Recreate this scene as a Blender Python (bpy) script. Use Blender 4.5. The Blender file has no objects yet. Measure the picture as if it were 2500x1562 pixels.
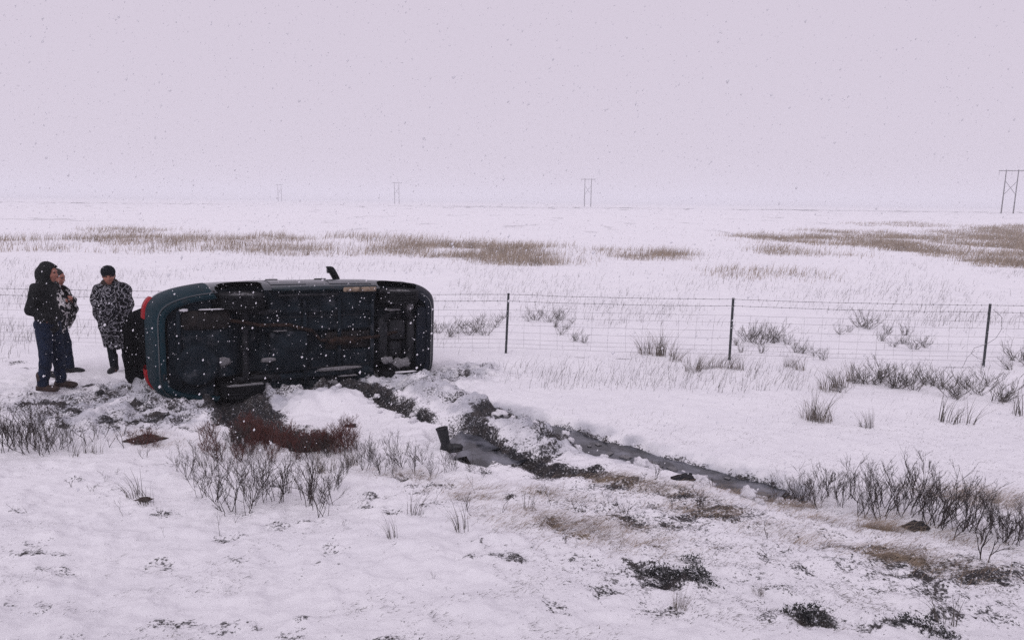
import bpy, math, random
import numpy as np
from mathutils import Vector, Matrix

# ------------------------------------------------------------------ camera, sky, sun, exposure
SC = bpy.context.scene
COL = SC.collection
CAM_H, FPX = 2.6, 1700.0                      # eye height (m); focal length in pixels of a 2500 px wide frame
PITCH, ROLL = math.atan((781 - 492) / FPX), math.radians(0.62)
_F = np.array([0, math.cos(PITCH), -math.sin(PITCH)])
_R0, _U0 = np.array([1.0, 0, 0]), np.array([0, math.sin(PITCH), math.cos(PITCH)])
_R = math.cos(ROLL) * _R0 + math.sin(ROLL) * _U0
_U = -math.sin(ROLL) * _R0 + math.cos(ROLL) * _U0
cam_data = bpy.data.cameras.new('camera')
cam_data.sensor_width = 36.0
cam_data.lens = 36.0 * FPX / 2500.0
cam_data.clip_end = 9000
cam_data.clip_start = 0.05
cam = bpy.data.objects.new('camera', cam_data)
COL.objects.link(cam)
cam.matrix_world = Matrix(((_R[0], _U[0], -_F[0], 0), (_R[1], _U[1], -_F[1], 0), (_R[2], _U[2], -_F[2], CAM_H), (0, 0, 0, 1)))
SC.camera = cam

SUN_EL, SUN_AZ = math.radians(52), math.radians(200)
world = bpy.data.worlds.new('World')
SC.world = world
world.use_nodes = True
wn, wl = world.node_tree.nodes, world.node_tree.links
wn.clear()
sky = wn.new('ShaderNodeTexSky')
sky.sky_type = 'NISHITA'
sky.sun_disc = False
sky.sun_elevation = SUN_EL
sky.sun_rotation = SUN_AZ
cloud = wn.new('ShaderNodeMix')               # a closed overcast: the clear sky hardly shows through
cloud.data_type = 'RGBA'
cloud.inputs[0].default_value = 0.985
cloud.inputs[7].default_value = (6.5, 5.82, 6.85, 1)
wl.new(sky.outputs[0], cloud.inputs[6])
bgd = wn.new('ShaderNodeBackground')
bgd.inputs[1].default_value = 0.1
wl.new(cloud.outputs[2], bgd.inputs[0])
wo = wn.new('ShaderNodeOutputWorld')
wl.new(bgd.outputs[0], wo.inputs[0])

sd = bpy.data.lights.new('sun', 'SUN')
sd.energy = 1.15
sd.angle = math.radians(60)
sd.color = (1.0, 0.965, 0.985)
sun = bpy.data.objects.new('sun', sd)
COL.objects.link(sun)
_d = Vector((math.sin(SUN_AZ) * math.cos(SUN_EL), math.cos(SUN_AZ) * math.cos(SUN_EL), math.sin(SUN_EL)))
sun.rotation_euler = _d.to_track_quat('Z', 'Y').to_euler()
sun.location = (0, -5, 30)
SC.view_settings.view_transform = 'Standard'
SC.view_settings.look = 'None'
SC.view_settings.exposure = 0.04
SC.view_settings.gamma = 1.0
SC.view_settings.use_curve_mapping = False
SC.cycles.volume_bounces = 4
SC.cycles.max_bounces = 8
SC.cycles.use_denoising = False

rng = np.random.default_rng(7)
random.seed(7)
HAZE = 0.0012                                  # density of the snowy air, per metre

# ------------------------------------------------------------------ helpers
def _hash(ix, iy, s):
    h = (ix.astype(np.int64) * 374761393 + iy.astype(np.int64) * 668265263 + s * 974634777) & 0xFFFFFFFF
    h = ((h ^ (h >> 13)) * 1274126177) & 0xFFFFFFFF
    return ((h ^ (h >> 16)) & 0xFFFF) / 32767.5 - 1.0

def vnoise(x, y, s=0):
    x, y = np.asarray(x, float), np.asarray(y, float)
    ix, iy = np.floor(x), np.floor(y)
    fx, fy = x - ix, y - iy
    fx, fy = fx * fx * fx * (fx * (fx * 6 - 15) + 10), fy * fy * fy * (fy * (fy * 6 - 15) + 10)
    a, b = _hash(ix, iy, s), _hash(ix + 1, iy, s)
    c, d = _hash(ix, iy + 1, s), _hash(ix + 1, iy + 1, s)
    return (a + (b - a) * fx) * (1 - fy) + (c + (d - c) * fx) * fy

def fbm(x, y, s=0, o=4):
    t, a, n = 0, 1.0, 0
    for k in range(o):
        c, q = math.cos(k * 1.1), math.sin(k * 1.1)
        t = t + a * vnoise((x * c - y * q) * 2 ** k + k * 17.3, (x * q + y * c) * 2 ** k - k * 9.1, s + k)
        n += a
        a *= 0.5
    return t / n * 1.5

def sstep(a, b, v):
    t = np.clip((v - a) / (b - a), 0, 1)
    return t * t * (3 - 2 * t)

def obj(name, verts, faces, mat, parent=None, smooth=True, me=None):
    if me is None:
        me = bpy.data.meshes.new(name)
        me.from_pydata([tuple(v) for v in verts], [], faces)
        me.update()
        if smooth:
            me.polygons.foreach_set('use_smooth', np.ones(len(me.polygons), bool))
        if mat is not None:
            me.materials.append(mat)
    o = bpy.data.objects.new(name, me)
    COL.objects.link(o)
    if parent is not None:
        o.parent = parent
    return o

def np_mesh(name, V, Fc, smooth=False):
    """V (n,3); Fc (m,k) with k = 3 or 4, all faces alike"""
    V = np.ascontiguousarray(V, dtype=np.float32)
    Fc = np.ascontiguousarray(Fc, dtype=np.int32)
    m, k = Fc.shape
    me = bpy.data.meshes.new(name)
    me.vertices.add(len(V)); me.vertices.foreach_set('co', V.ravel())
    me.loops.add(m * k); me.loops.foreach_set('vertex_index', Fc.ravel())
    me.polygons.add(m); me.polygons.foreach_set('loop_start', np.arange(m, dtype=np.int32) * k)
    if smooth:
        me.polygons.foreach_set('use_smooth', np.ones(m, bool))
    me.update(calc_edges=True)
    return me

def empty(name, loc=(0, 0, 0), rz=0.0):
    o = bpy.data.objects.new(name, None)
    o.empty_display_size = 0.2
    COL.objects.link(o)
    o.location = loc
    o.rotation_euler = (0, 0, rz)
    return o

def tag(o, label=None, cat=None, group=None, kind=None):
    if label: o['label'] = label
    if cat: o['category'] = cat
    if group: o['group'] = group
    if kind: o['kind'] = kind
    return o

class MB:
    """collects simple solids into one mesh"""
    def __init__(s): s.v, s.f = [], []
    def add(s, V, Fc):
        n = len(s.v); s.v += [tuple(map(float, p)) for p in V]; s.f += [tuple(i + n for i in q) for q in Fc]; return s
    def box(s, lo, hi, bev=0.0):
        (a, b, c), (d, e, g) = lo, hi
        if bev <= 0:
            return s.add([(a, b, c), (d, b, c), (d, e, c), (a, e, c), (a, b, g), (d, b, g), (d, e, g), (a, e, g)],
                         [(0, 3, 2, 1), (4, 5, 6, 7), (0, 1, 5, 4), (1, 2, 6, 5), (2, 3, 7, 6), (3, 0, 4, 7)])
        n, w = 5, []
        V, Fc = [], []
        ctr = np.array([(a + d) / 2, (b + e) / 2, (c + g) / 2]); h = np.array([d - a, e - b, g - c]) / 2
        bev = min(bev, h.min() * 0.98)
        N, M = 6, 12                                       # a rounded box from a stretched sphere
        for i in range(N + 1):
            th = math.pi * i / N
            for j in range(M):
                ph = 2 * math.pi * (j + 0.5) / M
                dv = np.array([math.sin(th) * math.cos(ph), math.sin(th) * math.sin(ph), math.cos(th)])
                V.append(ctr + np.where(np.abs(dv) < 1e-6, 0, np.sign(dv)) * (h - bev) + dv * bev)
        for i in range(N):
            for j in range(M):
                Fc.append((i * M + j, (i + 1) * M + j, (i + 1) * M + (j + 1) % M, i * M + (j + 1) % M))
        return s.add(V, Fc)
    def tube(s, pts, r, n=8, cap=True):
        pts = [np.array(p, float) for p in pts]
        rr = r if hasattr(r, '__len__') else [r] * len(pts)
        V, Fc, up = [], [], None
        for i, p in enumerate(pts):
            t = (pts[min(i + 1, len(pts) - 1)] - pts[max(i - 1, 0)]); t = t / (np.linalg.norm(t) + 1e-9)
            if up is None:
                up = np.cross(t, [0, 0, 1.0] if abs(t[2]) < 0.9 else [1.0, 0, 0])
            up = up - t * (up @ t); up /= np.linalg.norm(up) + 1e-9
            w = np.cross(t, up)
            for k in range(n):
                a = 2 * math.pi * k / n
                V.append(p + rr[i] * (math.cos(a) * up + math.sin(a) * w))
        for i in range(len(pts) - 1):
            for k in range(n):
                Fc.append((i * n + k, i * n + (k + 1) % n, (i + 1) * n + (k + 1) % n, (i + 1) * n + k))
        if cap:
            Fc.append(tuple(reversed(range(n)))); Fc.append(tuple((len(pts) - 1) * n + k for k in range(n)))
        return s.add(V, Fc)
    def lathe(s, prof, c, n=32, axis=2):
        """prof: (radius, height) list round an axis through c"""
        V, Fc = [], []
        for r, h in prof:
            for k in range(n):
                a = 2 * math.pi * k / n
                p = [r * math.cos(a), r * math.sin(a), h]
                if axis == 0: p = [p[2], p[0], p[1]]
                if axis == 1: p = [p[0], p[2], p[1]]
                V.append(np.array(c) + p)
        for i in range(len(prof) - 1):
            for k in range(n):
                Fc.append((i * n + k, i * n + (k + 1) % n, (i + 1) * n + (k + 1) % n, (i + 1) * n + k))
        return s.add(V, Fc)
    def loft(s, rings, closed=True, cap=True):
        n = len(rings[0]); V = [p for r in rings for p in r]; Fc = []
        for i in range(len(rings) - 1):
            for k in range(n if closed else n - 1):
                Fc.append((i * n + k, i * n + (k + 1) % n, (i + 1) * n + (k + 1) % n, (i + 1) * n + k))
        if cap and closed:
            Fc.append(tuple(reversed(range(n)))); Fc.append(tuple((len(rings) - 1) * n + k for k in range(n)))
        return s.add(V, Fc)
    def build(s, name, mat, parent=None, smooth=True): return obj(name, s.v, s.f, mat, parent, smooth)

def auto_smooth(o, deg=35):
    me = o.data
    try:
        me.set_sharp_from_angle(angle=math.radians(deg))
    except Exception:
        pass
    return o

# -------- signed-distance bodies turned into one continuous mesh
class SDF:
    def __init__(s, lo, hi, res):
        s.lo, s.res = np.array(lo, float), res
        s.n = np.ceil((np.array(hi) - s.lo) / res).astype(int) + 1
        s.V = np.full(s.n, 0.5)
    def _blk(s, lo, hi):
        a = np.clip(np.floor((np.array(lo) - s.lo) / s.res).astype(int), 0, s.n)
        b = np.clip(np.ceil((np.array(hi) - s.lo) / s.res).astype(int) + 1, 0, s.n)
        sl = tuple(slice(i, j) for i, j in zip(a, b))
        g = np.meshgrid(*[s.lo[i] + s.res * np.arange(a[i], b[i]) for i in range(3)], indexing='ij')
        return sl, g
    def _mix(s, sl, d, k, sub):
        v = s.V[sl]
        if sub:
            h = np.clip(0.5 - 0.5 * (v + d) / k, 0, 1)
            s.V[sl] = v + (-d - v) * h + k * h * (1 - h)
        else:
            h = np.clip(0.5 + 0.5 * (v - d) / k, 0, 1)
            s.V[sl] = v + (d - v) * h - k * h * (1 - h)
    def cone(s, a, b, r1, r2, k=0.03, sub=False, flat=None):
        a, b = np.array(a, float), np.array(b, float)
        m = max(r1, r2) + 0.07
        sl, (X, Y, Z) = s._blk(np.minimum(a, b) - m, np.maximum(a, b) + m)
        if X.size == 0: return s
        ab = b - a
        t = np.clip(((X - a[0]) * ab[0] + (Y - a[1]) * ab[1] + (Z - a[2]) * ab[2]) / (ab @ ab + 1e-9), 0, 1)
        q = [X - a[0] - t * ab[0], Y - a[1] - t * ab[1], Z - a[2] - t * ab[2]]
        if flat: q = [c / w for c, w in zip(q, flat)]
        d = np.sqrt(q[0] ** 2 + q[1] ** 2 + q[2] ** 2) - (r1 + (r2 - r1) * t)
        s._mix(sl, d, k, sub); return s
    def ell(s, c, r, k=0.03, sub=False, rot=None):
        c, r = np.array(c, float), np.array(r, float)
        m = r.max() + 0.07
        sl, (X, Y, Z) = s._blk(c - m, c + m)
        if X.size == 0: return s
        P = np.stack([X - c[0], Y - c[1], Z - c[2]], -1)
        if rot is not None: P = P @ np.array(Matrix(rot))
        k0 = np.linalg.norm(P / r, axis=-1); k1 = np.linalg.norm(P / r ** 2, axis=-1)
        d = np.where(k1 > 1e-6, k0 * (k0 - 1) / np.maximum(k1, 1e-6), -r.min())
        s._mix(sl, d, k, sub); return s
    def cut(s, axis, val, keep_above=True):
        c = s.lo[axis] + s.res * np.arange(s.n[axis])
        d = (val - c) if keep_above else (c - val)
        sh = [1, 1, 1]; sh[axis] = -1
        s.V = np.maximum(s.V, d.reshape(sh)); return s
    def warp(s, fn):
        X, Y, Z = np.meshgrid(*[s.lo[i] + s.res * np.arange(s.n[i]) for i in range(3)], indexing='ij')
        s.V = s.V + fn(X, Y, Z); return s
    def mesh(s):
        V = s.V.copy()
        V[0], V[-1], V[:, 0], V[:, -1], V[:, :, 0], V[:, :, -1] = [np.maximum(q, 0.02) for q in (V[0], V[-1], V[:, 0], V[:, -1], V[:, :, 0], V[:, :, -1])]
        n = np.array(V.shape) - 1
        co = [(i, j, k) for i in (0, 1) for j in (0, 1) for k in (0, 1)]
        C = {c: V[c[0]:c[0] + n[0], c[1]:c[1] + n[1], c[2]:c[2] + n[2]] for c in co}
        cnt = sum((C[c] < 0).astype(np.int8) for c in co)
        act = (cnt > 0) & (cnt < 8)
        idx = np.argwhere(act)
        pos = np.zeros((len(idx), 3)); w = np.zeros(len(idx))
        A = {c: C[c][act] for c in co}
        for c in co:
            for ax in range(3):
                if c[ax] == 0:
                    e = list(c); e[ax] = 1; e = tuple(e)
                    a, b = A[c], A[e]
                    m = (a < 0) != (b < 0)
                    t = np.where(m, a / np.where(m, a - b, 1), 0)
                    p = np.tile(np.array(c, float), (len(idx), 1)); p[:, ax] = t
                    pos += p * m[:, None]; w += m
        P = (idx + pos / w[:, None]) * s.res + s.lo
        vid = np.full(n, -1, int); vid[act] = np.arange(len(idx))
        faces = []
        for ax in range(3):
            u, v = (ax + 1) % 3, (ax + 2) % 3
            a = np.moveaxis(V, (ax, u, v), (0, 1, 2))
            I = np.moveaxis(vid, (ax, u, v), (0, 1, 2))
            s0, s1 = a[:-1, 1:-1, 1:-1] < 0, a[1:, 1:-1, 1:-1] < 0
            for flag, order in ((s0 & ~s1, 1), (~s0 & s1, -1)):
                q = np.argwhere(flag)
                if len(q) == 0: continue
                i, j, k = q[:, 0], q[:, 1] + 1, q[:, 2] + 1
                f = np.stack([I[i, j - 1, k - 1], I[i, j, k - 1], I[i, j, k], I[i, j - 1, k]], 1)
                faces.append(f if order == 1 else f[:, ::-1])
        Fc = np.concatenate(faces)
        Fc = Fc[(Fc >= 0).all(1)]
        return P, Fc
    def build(s, name, mat, parent=None, iters=1):
        P, Fc = s.mesh()
        for _ in range(iters):                              # a light Laplacian pass
            acc = np.zeros_like(P); c = np.zeros(len(P))
            for a in range(4):
                i, j = Fc[:, a], Fc[:, (a + 1) % 4]
                np.add.at(acc, i, P[j]); np.add.at(c, i, 1)
                np.add.at(acc, j, P[i]); np.add.at(c, j, 1)
            P = P * 0.5 + 0.5 * acc / np.maximum(c, 1)[:, None]
        me = np_mesh(name, P, Fc, True)
        if mat: me.materials.append(mat)
        o = bpy.data.objects.new(name, me); COL.objects.link(o)
        if parent is not None: o.parent = parent
        return o

# -------- procedural materials
def new_mat(name):
    m = bpy.data.materials.new(name); m.use_nodes = True
    nt = m.node_tree; b = nt.nodes['Principled BSDF']
    return m, nt.nodes, nt.links, b

def ramp(n, pts):
    r = n.new('ShaderNodeValToRGB')
    e = r.color_ramp.elements
    while len(e) < len(pts): e.new(0.5)
    for k, (p, c) in enumerate(pts):
        e[k].position = p; e[k].color = (*c, 1) if len(c) == 3 else c
    return r

def pmat(name, c1, c2, scale=8.0, rough=0.7, r2=None, bump=0.0, bscale=None, metal=0.0, lo=0.35, hi=0.65, spec=0.4, dirt=None, dscale=3.0, damt=(0.6, 0.75)):
    """two-tone noise material, with optional dirt of a third colour on top"""
    m, n, l, b = new_mat(name)
    tc = n.new('ShaderNodeTexCoord')
    nz = n.new('ShaderNodeTexNoise'); nz.inputs['Scale'].default_value = scale; nz.inputs['Detail'].default_value = 6
    l.new(tc.outputs['Object'], nz.inputs['Vector'])
    r = ramp(n, [(lo, c1), (hi, c2)]); l.new(nz.outputs['Fac'], r.inputs['Fac'])
    out = r.outputs['Color']
    if dirt is not None:
        nd = n.new('ShaderNodeTexNoise'); nd.inputs['Scale'].default_value = dscale; nd.inputs['Detail'].default_value = 8; nd.inputs['Roughness'].default_value = 0.65
        l.new(tc.outputs['Object'], nd.inputs['Vector'])
        rd = ramp(n, [(damt[0], (0, 0, 0)), (damt[1], (1, 1, 1))]); l.new(nd.outputs['Fac'], rd.inputs['Fac'])
        mx = n.new('ShaderNodeMix'); mx.data_type = 'RGBA'
        l.new(rd.outputs['Color'], mx.inputs[0]); l.new(out, mx.inputs[6]); mx.inputs[7].default_value = (*dirt, 1)
        out = mx.outputs[2]
    l.new(out, b.inputs['Base Color'])
    b.inputs['Roughness'].default_value = rough
    b.inputs['Metallic'].default_value = metal
    b.inputs['Specular IOR Level'].default_value = spec
    if r2 is not None:
        mr = n.new('ShaderNodeMapRange'); mr.inputs[3].default_value = rough; mr.inputs[4].default_value = r2
        l.new(nz.outputs['Fac'], mr.inputs[0]); l.new(mr.outputs[0], b.inputs['Roughness'])
    if bump:
        nb = n.new('ShaderNodeTexNoise'); nb.inputs['Scale'].default_value = bscale or scale * 4; nb.inputs['Detail'].default_value = 5
        l.new(tc.outputs['Object'], nb.inputs['Vector'])
        bp = n.new('ShaderNodeBump'); bp.inputs['Strength'].default_value = bump; bp.inputs['Distance'].default_value = 0.01
        l.new(nb.outputs['Fac'], bp.inputs['Height']); l.new(bp.outputs[0], b.inputs['Normal'])
    return m
# ------------------------------------------------------------------ terrain
_TX = np.array([-40, -6, -1.5, 0, 1.2, 2.4, 3.8, 6, 40.]); _TY = np.array([6.6, 6.8, 6.7, 6.9, 6.6, 5.75, 4.85, 4.4, 4.2])
def base(x, y):
    """smooth lie of the land: road bank towards the camera, flat moor beyond"""
    t = np.interp(x, _TX, _TY)
    s = np.clip((t - y) / 4.2, 0, 1.6)
    z = 0.34 * s ** 1.25
    z = z + 0.03 * np.exp(-((y - (t - 0.35)) / 0.42) ** 2) * sstep(-0.5, 1.0, x)
    return z - 0.09 * sstep(9.0, 15.0, y) * sstep(30, 16, y)

def at(px, py):
    """where the line of sight through a 2500x1562 photo pixel meets the lie of the land"""
    d = _F + _R * (px - 1250) / FPX - _U * (py - 781) / FPX
    z = 0.0
    for _ in range(12):
        t = (z - CAM_H) / d[2]
        p = d * t
        z = 0.5 * z + 0.5 * float(base(p[0], p[1]))
    return float(p[0]), float(p[1])

def line(px): return np.array([at(*q) for q in px])

def pdist(x, y, P):
    """distance to a polyline, and how far along it (0..1)"""
    best = np.full(np.shape(x), 1e9); u = np.zeros(np.shape(x)); n = len(P) - 1
    for i in range(n):
        a, b = P[i], P[i + 1]; ab = b - a
        t = np.clip(((x - a[0]) * ab[0] + (y - a[1]) * ab[1]) / (ab @ ab), 0, 1)
        d = np.hypot(x - a[0] - t * ab[0], y - a[1] - t * ab[1])
        m = d < best
        best = np.where(m, d, best); u = np.where(m, (i + t) / n, u)
    return best, u

RUT = line([(1225, 1010), (1330, 1033), (1400, 1055), (1500, 1082), (1620, 1117), (1760, 1154), (1905, 1190)])
GOUGE = line([(830, 940), (890, 952), (945, 972), (990, 995), (1012, 1008)])
RIM = line([(1012, 1008), (1050, 1022), (1120, 1034), (1165, 1054), (1215, 1090)])
POOL_A = line([(1095, 1056), (1130, 1060), (1165, 1074), (1180, 1082)])
POOL_B = line([(1150, 1110), (1215, 1104), (1262, 1114)])
GOUGE_B = line([(1225, 1098), (1290, 1125), (1350, 1142), (1400, 1146), (1440, 1143)])
HOLE = line([(555, 960), (585, 990), (612, 1025), (660, 1052), (735, 1080)])
MOUND = at(790, 985); RIDGE = line([(1015, 935), (1080, 968), (1160, 1002), (1260, 1045), (1340, 1075)])
STRAW = [((1560, 1185), 0.42, 0.13), ((1470, 1170), .3, .1), ((1620, 1200), .3, .1), ((1740, 1262), .42, .14), ((1890, 1215), .4, .12), ((2010, 1245), .5, .15), ((2110, 1285), .45, .14),
         ((2190, 1300), .4, .12), ((2050, 1345), .35, .1), ((1990, 1330), .3, .1), ((2230, 1365), .35, .1), ((2340, 1215), .4, .15), ((2440, 1225), .4, .2), ((2250, 1390), .3, .12),
         ((1310, 1210), .4, .12), ((1350, 1290), .5, .2), ((1120, 1215), .25, .1), ((1480, 1300), .4, .2), ((350, 1075), .3, .14), ((1000, 1170), .4, .1)]
STRAW = [(at(*p), a, b) for p, a, b in STRAW]
HEATH_PX = [(1655, 1412, .30, .13), (1970, 1505, .15, .11), (2255, 1548, .17, .10), (1690, 1375, .09, .06)]
HEATH = [(at(a, b), c, d) for a, b, c, d in HEATH_PX]
CAR_A, CAR_B = np.array([-4.64, 8.65]), np.array([-1.15, 10.6])
TURF = [(at(a, b), c, d) for a, b, c, d in ((40, 882, .22, .10), (75, 892, .14, .08), (5, 872, .16, .1), (150, 925, .2, .07), (225, 935, .22, .06), (255, 965, .3, .06), (120, 985, .35, .06), (200, 1000, .3, .07), (320, 985, .3, .07), (420, 1015, .3, .08), (300, 1030, .25, .07), (470, 1050, .2, .07), (1290, 1130, .3, .06), (1350, 1105, .2, .05))]

BOOT, BOOT_W = at(1080, 1082), at(1030, 1055)
BANDS = [  # marsh grass, as outlines on the ground
    line([(-150, 588), (180, 590), (240, 580), (500, 572), (760, 575), (1000, 585), (1200, 592), (1200, 625), (1050, 632), (880, 628), (620, 625), (600, 612), (200, 612), (0, 618), (-150, 618)]),
    line([(980, 600), (1260, 598), (1420, 604), (1420, 640), (1330, 655), (1230, 645), (1120, 628)]),
    line([(1440, 610), (1560, 612), (1700, 622), (1700, 636), (1560, 640), (1470, 632)]),
    line([(1800, 572), (1880, 566), (2010, 562), (2100, 566), (2260, 566), (2380, 553), (2650, 550), (2650, 634), (2300, 634), (2060, 632), (1880, 628), (1900, 606), (1820, 590)]),
    line([(2300, 640), (2420, 638), (2620, 640), (2620, 660), (2400, 658)]),
    line([(1560, 668), (1700, 660), (1900, 660), (2060, 668), (2030, 690), (1800, 694), (1600, 684)]),
    line([(190, 560), (300, 556), (440, 566), (440, 574), (300, 578), (200, 574)]),
    line([(2080, 548), (2200, 544), (2340, 549), (2300, 556), (2100, 553)]),
]
def inside(x, y, P):
    c = np.zeros(np.shape(x), bool); n = len(P)
    for i in range(n):
        a, b = P[i], P[(i + 1) % n]
        m = (a[1] > y) != (b[1] > y)
        with np.errstate(divide='ignore', invalid='ignore'):
            xi = (b[0] - a[0]) * (y - a[1]) / (b[1] - a[1]) + a[0]
        c ^= m & (x < xi)
    return c

def ground(x, y):
    """height and (mud, wet, straw) cover of the ground"""
    x, y = np.asarray(x, float), np.asarray(y, float)
    z = base(x, y)
    near = sstep(60, 25, y)
    far = 1 - near
    z = z + 0.035 * fbm(x * 0.45, y * 0.45, 3, 3) * near + 0.16 * fbm(x * 0.05, y * 0.08, 5, 4) * sstep(10, 40, y)
    n1 = fbm(x * 2.6, y * 2.6, 11, 3)
    n2 = fbm(x * 9.0, y * 9.0, 21, 3)
    det = sstep(26, 12, y)
    bank = sstep(0.3, -0.6, y - np.interp(x, _TX, _TY))
    z = z + det * (0.014 * n1 + 0.009 * n2)
    z = z + bank * (0.030 * np.maximum(fbm(x * 5.0, y * 5.0, 31, 4), -0.2) + 0.02 * sstep(0.25, 0.7, fbm(x * 1.7, y * 1.7, 37, 2)))
    mud = np.zeros(z.shape); wet = np.zeros(z.shape); straw = np.zeros(z.shape)
    # small hollows where the turf shows
    h = fbm(x * 3.3, y * 4.5, 41, 3)
    rt = bank * sstep(-0.6, 1.2, x) * sstep(3.2, 4.6, y)
    mud = mud + bank * (0.16 + 0.26 * sstep(0.3, 0.9, h)) + rt * (0.16 + 0.15 * sstep(-0.1, 0.7, fbm(x * 1.1, y * 1.9, 47, 3)))
    m = y < 17
    X, Y = x[m], y[m]
    Z, Mu, We, St = z[m], mud[m], wet[m], straw[m]
    # churned slush round the car and the people
    dc, _ = pdist(X, Y, np.array([CAR_A, CAR_B]))
    left = np.exp(-(((X + 5.3) / 2.2) ** 2 + ((Y - 8.9) / 1.3) ** 2))
    ch = np.clip(sstep(1.7, 0.5, dc) * sstep(10.9, 9.6, Y + 0.25 * X * 0 - 0.47 * (X + 3)) + left, 0, 1)
    dr, ur = pdist(X, Y, RIDGE)
    ch = np.maximum(ch, sstep(0.6, 0.15, dr))
    mid = np.exp(-(((X + 0.1) / 1.3) ** 2 + ((Y - 7.25) / 0.7) ** 2))
    ch = np.clip(np.maximum(ch, mid * 0.8), 0, 1)
    lump = 1 - np.abs(fbm(X * 2.4, Y * 3.2, 51, 4))
    Z = Z + ch * (0.11 * (lump - 0.75) + 0.06 * fbm(X * 5.5, Y * 6.5, 57, 4) + 0.03 * np.maximum(fbm(X * 11, Y * 12, 59, 2), 0))
    Mu = Mu + ch * (0.44 + 0.24 * sstep(0.62, 0.2, lump) + 0.13 * fbm(X * 3, Y * 5, 61, 4))
    We = We + (0.62 + 0.3 * fbm(X * 4, Y * 6, 69, 3)) * ch
    # mound of shoved snow in front of the car and dirty ridge beside the gouge
    q = np.sqrt(((X - MOUND[0]) / 0.75) ** 2 + ((Y - MOUND[1]) / 0.55) ** 2) + 0.12 * fbm(X * 3, Y * 3, 63, 3)
    mo = sstep(1.15, 0.1, q)
    Z = Z + 0.17 * mo
    Mu = Mu * (1 - 0.75 * sstep(1.1, 0.6, q)) + 0.10 * sstep(1.3, 1.0, q) * sstep(0.8, 1.0, q)
    rg = sstep(0.42, 0.02, dr) * sstep(0, 0.12, ur + 0.06)
    Z = Z + rg * (0.13 + 0.05 * fbm(X * 5, Y * 5, 67, 3))
    Mu = Mu - rg * 0.10
    St = St + rg * 0.28
    # ruts, gouges and pools
    wob = 0.13 * fbm(X * 2.4, Y * 2.4, 71, 4)
    d, u = pdist(X, Y, RUT)
    w = 0.23 - 0.05 * u + 0.04 * np.sin(u * 9) + wob
    k = sstep(w + 0.22, w * 0.35, d)
    Z = Z - 0.20 * k
    Mu = Mu + 0.72 * sstep(w + 0.16, w - 0.02, d); We = We + sstep(w + 0.42, w * 0.8, d) * (0.65 + 0.55 * fbm(X * 3.5, Y * 5, 73, 4))
    for P, w0, dep, mu in ((GOUGE, 0.13, 0.16, 0.72), (RIM, 0.03, 0.12, 0.50), (POOL_A, 0.17, 0.22, 0.12), (POOL_B, 0.13, 0.20, 0.30), (GOUGE_B, 0.07, 0.10, 0.62), (HOLE, 0.19, 0.17, 0.85)):
        d, u = pdist(X, Y, P)
        w = np.maximum(w0 + wob * 0.9, 0.05)
        Z = Z - dep * sstep(w + 0.12, w * 0.45, d)
        Mu = Mu + mu * sstep(w + 0.26, w - 0.05, d)
    for (c, a, b) in STRAW:
        e = ((X - c[0]) / a) ** 2 + ((Y - c[1] + 0.35 * (X - c[0])) / b) ** 2
        St = St + np.exp(-e * 0.6) * (0.16 + 0.34 * fbm(X * 4, Y * 7, 77, 3))
    for (c, a, b) in TURF:
        e = np.sqrt(((X - c[0]) / a) ** 2 + ((Y - c[1]) / b) ** 2) + 0.9 * fbm(X * 5, Y * 7, 87, 4)
        Mu = Mu + 0.42 * sstep(1.3, 0.2, e)
    for (c, a, b) in HEATH:
        e = np.sqrt(((X - c[0]) / a) ** 2 + ((Y - c[1] + 0.15 * (X - c[0])) / b) ** 2) + 0.75 * fbm(X * 5, Y * 7, 81, 4)
        Mu = Mu + 0.48 * sstep(1.45, 0.25, e); Z = Z + 0.02 * sstep(1.2, 0.3, e)
    for c, rr in ((BOOT, 0.28), (BOOT_W, 0.30)):
        Mu = Mu * (1 - 0.85 * np.exp(-(((X - c[0]) / rr) ** 2 + ((Y - c[1]) / (0.7 * rr)) ** 2)))
    Mu = Mu + np.clip(Mu, 0, 1) * 0.22 * fbm(X * 6, Y * 8, 83, 3)
    Z = Z + 0.045 * np.clip(Mu, 0, 1) * fbm(X * 8, Y * 8, 85, 4)
    z[m], mud[m], wet[m], straw[m] = Z, Mu, We, St
    # far moor: brown marsh grass bands and bare spots
    f = (y > 16) & (y < 420)
    X, Y = x[f], y[f]
    sn = np.zeros(X.shape)
    pat = fbm(X * 0.35, Y * 0.22, 93, 4)
    wx, wy = X + 1.2 * fbm(X * 0.25, Y * 0.25, 91, 3), Y + 2.2 * fbm(X * 0.12, Y * 0.2, 95, 3)
    for k, P in enumerate(BANDS):
        sn = np.maximum(sn, inside(wx, wy, P) * ((0.16 if k < 3 else 0.26 if k == 3 else 0.04) + 0.36 * pat))
    straw[f] += sn + 0.22 * sstep(0.3, 0.8, fbm(X * 0.10, Y * 0.14, 97, 4)) * sstep(30, 60, Y)
    mud[f] += (0.12 + 0.34 * sstep(0.30, 0.8, fbm(X * 0.30, Y * 0.10, 99, 4))) * sstep(22, 70, Y) + (0.20 + 0.25 * fbm(X * 0.02, Y * 0.05, 101, 3)) * sstep(230, 300, Y) * sstep(410, 360, Y)
    return z, mud, wet, straw

def gz(x, y):
    return ground(np.atleast_1d(np.asarray(x, float)), np.atleast_1d(np.asarray(y, float)))[0]

def gz1(x, y): return float(gz(x, y)[0])

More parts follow.
